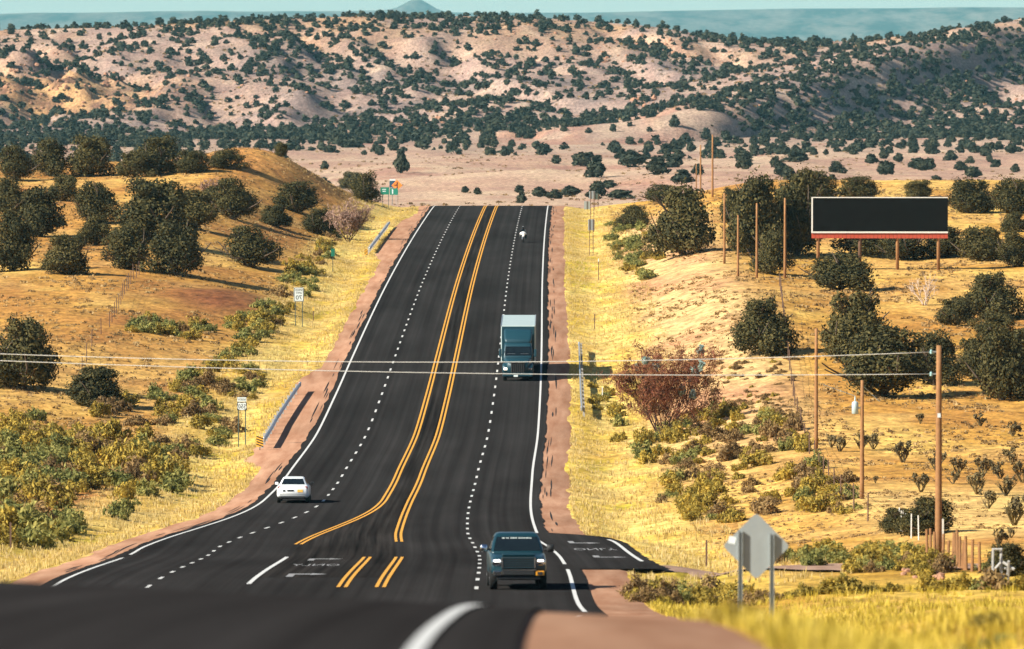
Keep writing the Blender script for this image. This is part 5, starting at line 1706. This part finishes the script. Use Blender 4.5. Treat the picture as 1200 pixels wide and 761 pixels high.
# timber gate structure at the right edge
X_, d, z = pix(1168, 690); s = F / d
t = empty('timber_gate', (X_, d, z), 0, 'broken grey timber loading chute at the lower right edge', 'gate')
def P3(px_, py_, y=0.0): return ((px_ - 1168) / s, y, -(py_ - HORIZON) / F * d - z)
for a, b, r in (((1165, 645), (1164, 692), .045), ((1175, 645), (1175, 690), .05), ((1183, 658), (1183, 695), .05), ((1164, 645), (1176, 645), .04),
                ((1151, 683), (1161, 668), .05), ((1155, 681), (1174, 660), .055), ((1168, 688), (1188, 668), .045), ((1177, 660), (1190, 668), .05), ((1176, 668), (1184, 667), .04), ((1184, 686), (1196, 692), .05)):
    MB().tube([P3(*a, rng.uniform(-.25, .25)), P3(*b, rng.uniform(-.25, .25))], r, 5).build('timber', M['grey_wood'], t)
MB().box(P3(1190, 690, .1), (.5, .3, .22)).build('plank_block', M['grey_wood'], t, bevel=.02)

# pile of pinkish stones
for i in range(24):
    x = rng.uniform(1060, 1108); y = rng.uniform(670, 682) - (4 if 1075 < x < 1095 else 0)
    X_, d, z = pix(x, y)
    g = random.Random(i); bm = bmesh.new(); bmesh.ops.create_icosphere(bm, subdivisions=1, radius=1)
    for v in bm.verts: v.co *= g.uniform(.75, 1.2)
    me = bpy.data.meshes.new('stone'); bm.to_mesh(me); bm.free(); me.materials.append(M['rock'])
    o = link('stone', me); q = rng.uniform(.08, .17); o.location = (X_, d, z + q * .3); o.scale = (q * 1.3, q, q * .8); o.rotation_euler = (0, 0, g.uniform(0, 6))
    tag(o, 'pinkish stone in the small heap behind the gravel side road', 'stone', 'stones heaped by the side road')
# loose rubble over the bluff and the knolls
def rock_lib(seed):
    g = random.Random(seed); bm = bmesh.new(); bmesh.ops.create_icosphere(bm, subdivisions=1, radius=1)
    v = np.array([tuple(p.co * g.uniform(.6, 1.25)) for p in bm.verts]); bm.verts.index_update()
    f = np.array([[q.index for q in p.verts] for p in bm.faces]); bm.free()
    return v * np.array([1.3, 1.1, .8]), f
gR = np.random.default_rng(77)
cs = [(-215, 3108, 48, 26, 480), (-180, 3180, 60, 60, 160), (75, 2930, 22, 40, 160), (-55, 2915, 16, 20, 60), (60, 3330, 50, 30, 140), (150, 3120, 70, 60, 160)]
PX = np.concatenate([gR.normal(c[0], c[2], c[4]) for c in cs]); PD = np.concatenate([gR.normal(c[1], c[3], c[4]) for c in cs])
PR = np.stack([PX, PD, ground_height(PX, PD, False)], 1)
tag(scatter_mass('rock_rubble', PR, gR.uniform(.25, 1.0, len(PR)), [rock_lib(i) for i in range(5)], M['rock'], 78), 'loose pale rubble strewn over the hillside outcrops', 'rubble', kind='stuff')
# boulders of the left bluff and the rocky knolls on the hill
for i in range(90):
    g = random.Random(2000 + i)
    if i < 45: x, y = g.uniform(0, 150), g.uniform(60, 108)
    elif i < 65: x, y = g.uniform(735, 770), g.uniform(105, 130)
    elif i < 75: x, y = g.uniform(480, 530), g.uniform(135, 148)
    else: x, y = g.uniform(640, 790), g.uniform(40, 75)
    X_, d, z = pix(x, y, 2800)
    bm = bmesh.new(); bmesh.ops.create_icosphere(bm, subdivisions=1, radius=1)
    for v in bm.verts: v.co *= g.uniform(.65, 1.25)
    me = bpy.data.meshes.new('boulder'); bm.to_mesh(me); bm.free(); me.materials.append(M['rock'])
    o = link('boulder', me); q = g.uniform(.5, 1.35); o.location = (X_, d, z + q * .2); o.scale = (q * 1.4, q, q); o.rotation_euler = (g.uniform(-.3, .3), 0, g.uniform(0, 6))
    lab = ('boulder on the pale bluff at the far left of the hillside' if i < 45 else 'boulder on the pale knoll low on the right spur' if i < 65
           else 'boulder in the small outcrop low on the middle hillside' if i < 75 else 'boulder near the skyline right of the middle hillside')
    tag(o, lab, 'boulder', ['rocks on the left bluff', 'rocks on the right knoll', 'rocks of the middle outcrop', 'rocks near the skyline'][0 if i < 45 else 1 if i < 65 else 2 if i < 75 else 3])

# ------------------------------------------------------------------ the hazy air
mb = MB(); mb.box((0, 22000, -60), (30000, 44600, 320))
m = bpy.data.materials.new('haze'); m.use_nodes = True
for nd in list(m.node_tree.nodes):
    if nd.type != 'OUTPUT_MATERIAL': m.node_tree.nodes.remove(nd)
pv = m.node_tree.nodes.new('ShaderNodeVolumePrincipled')
pv.inputs['Color'].default_value = (.33, .74, .84, 1)
pv.inputs['Density'].default_value = 2.3e-5
m.node_tree.links.new(pv.outputs[0], m.node_tree.nodes['Material Output'].inputs['Volume'])
tag(mb.build('haze', m), 'pale blue-green haze in the distance', 'haze', kind='stuff')
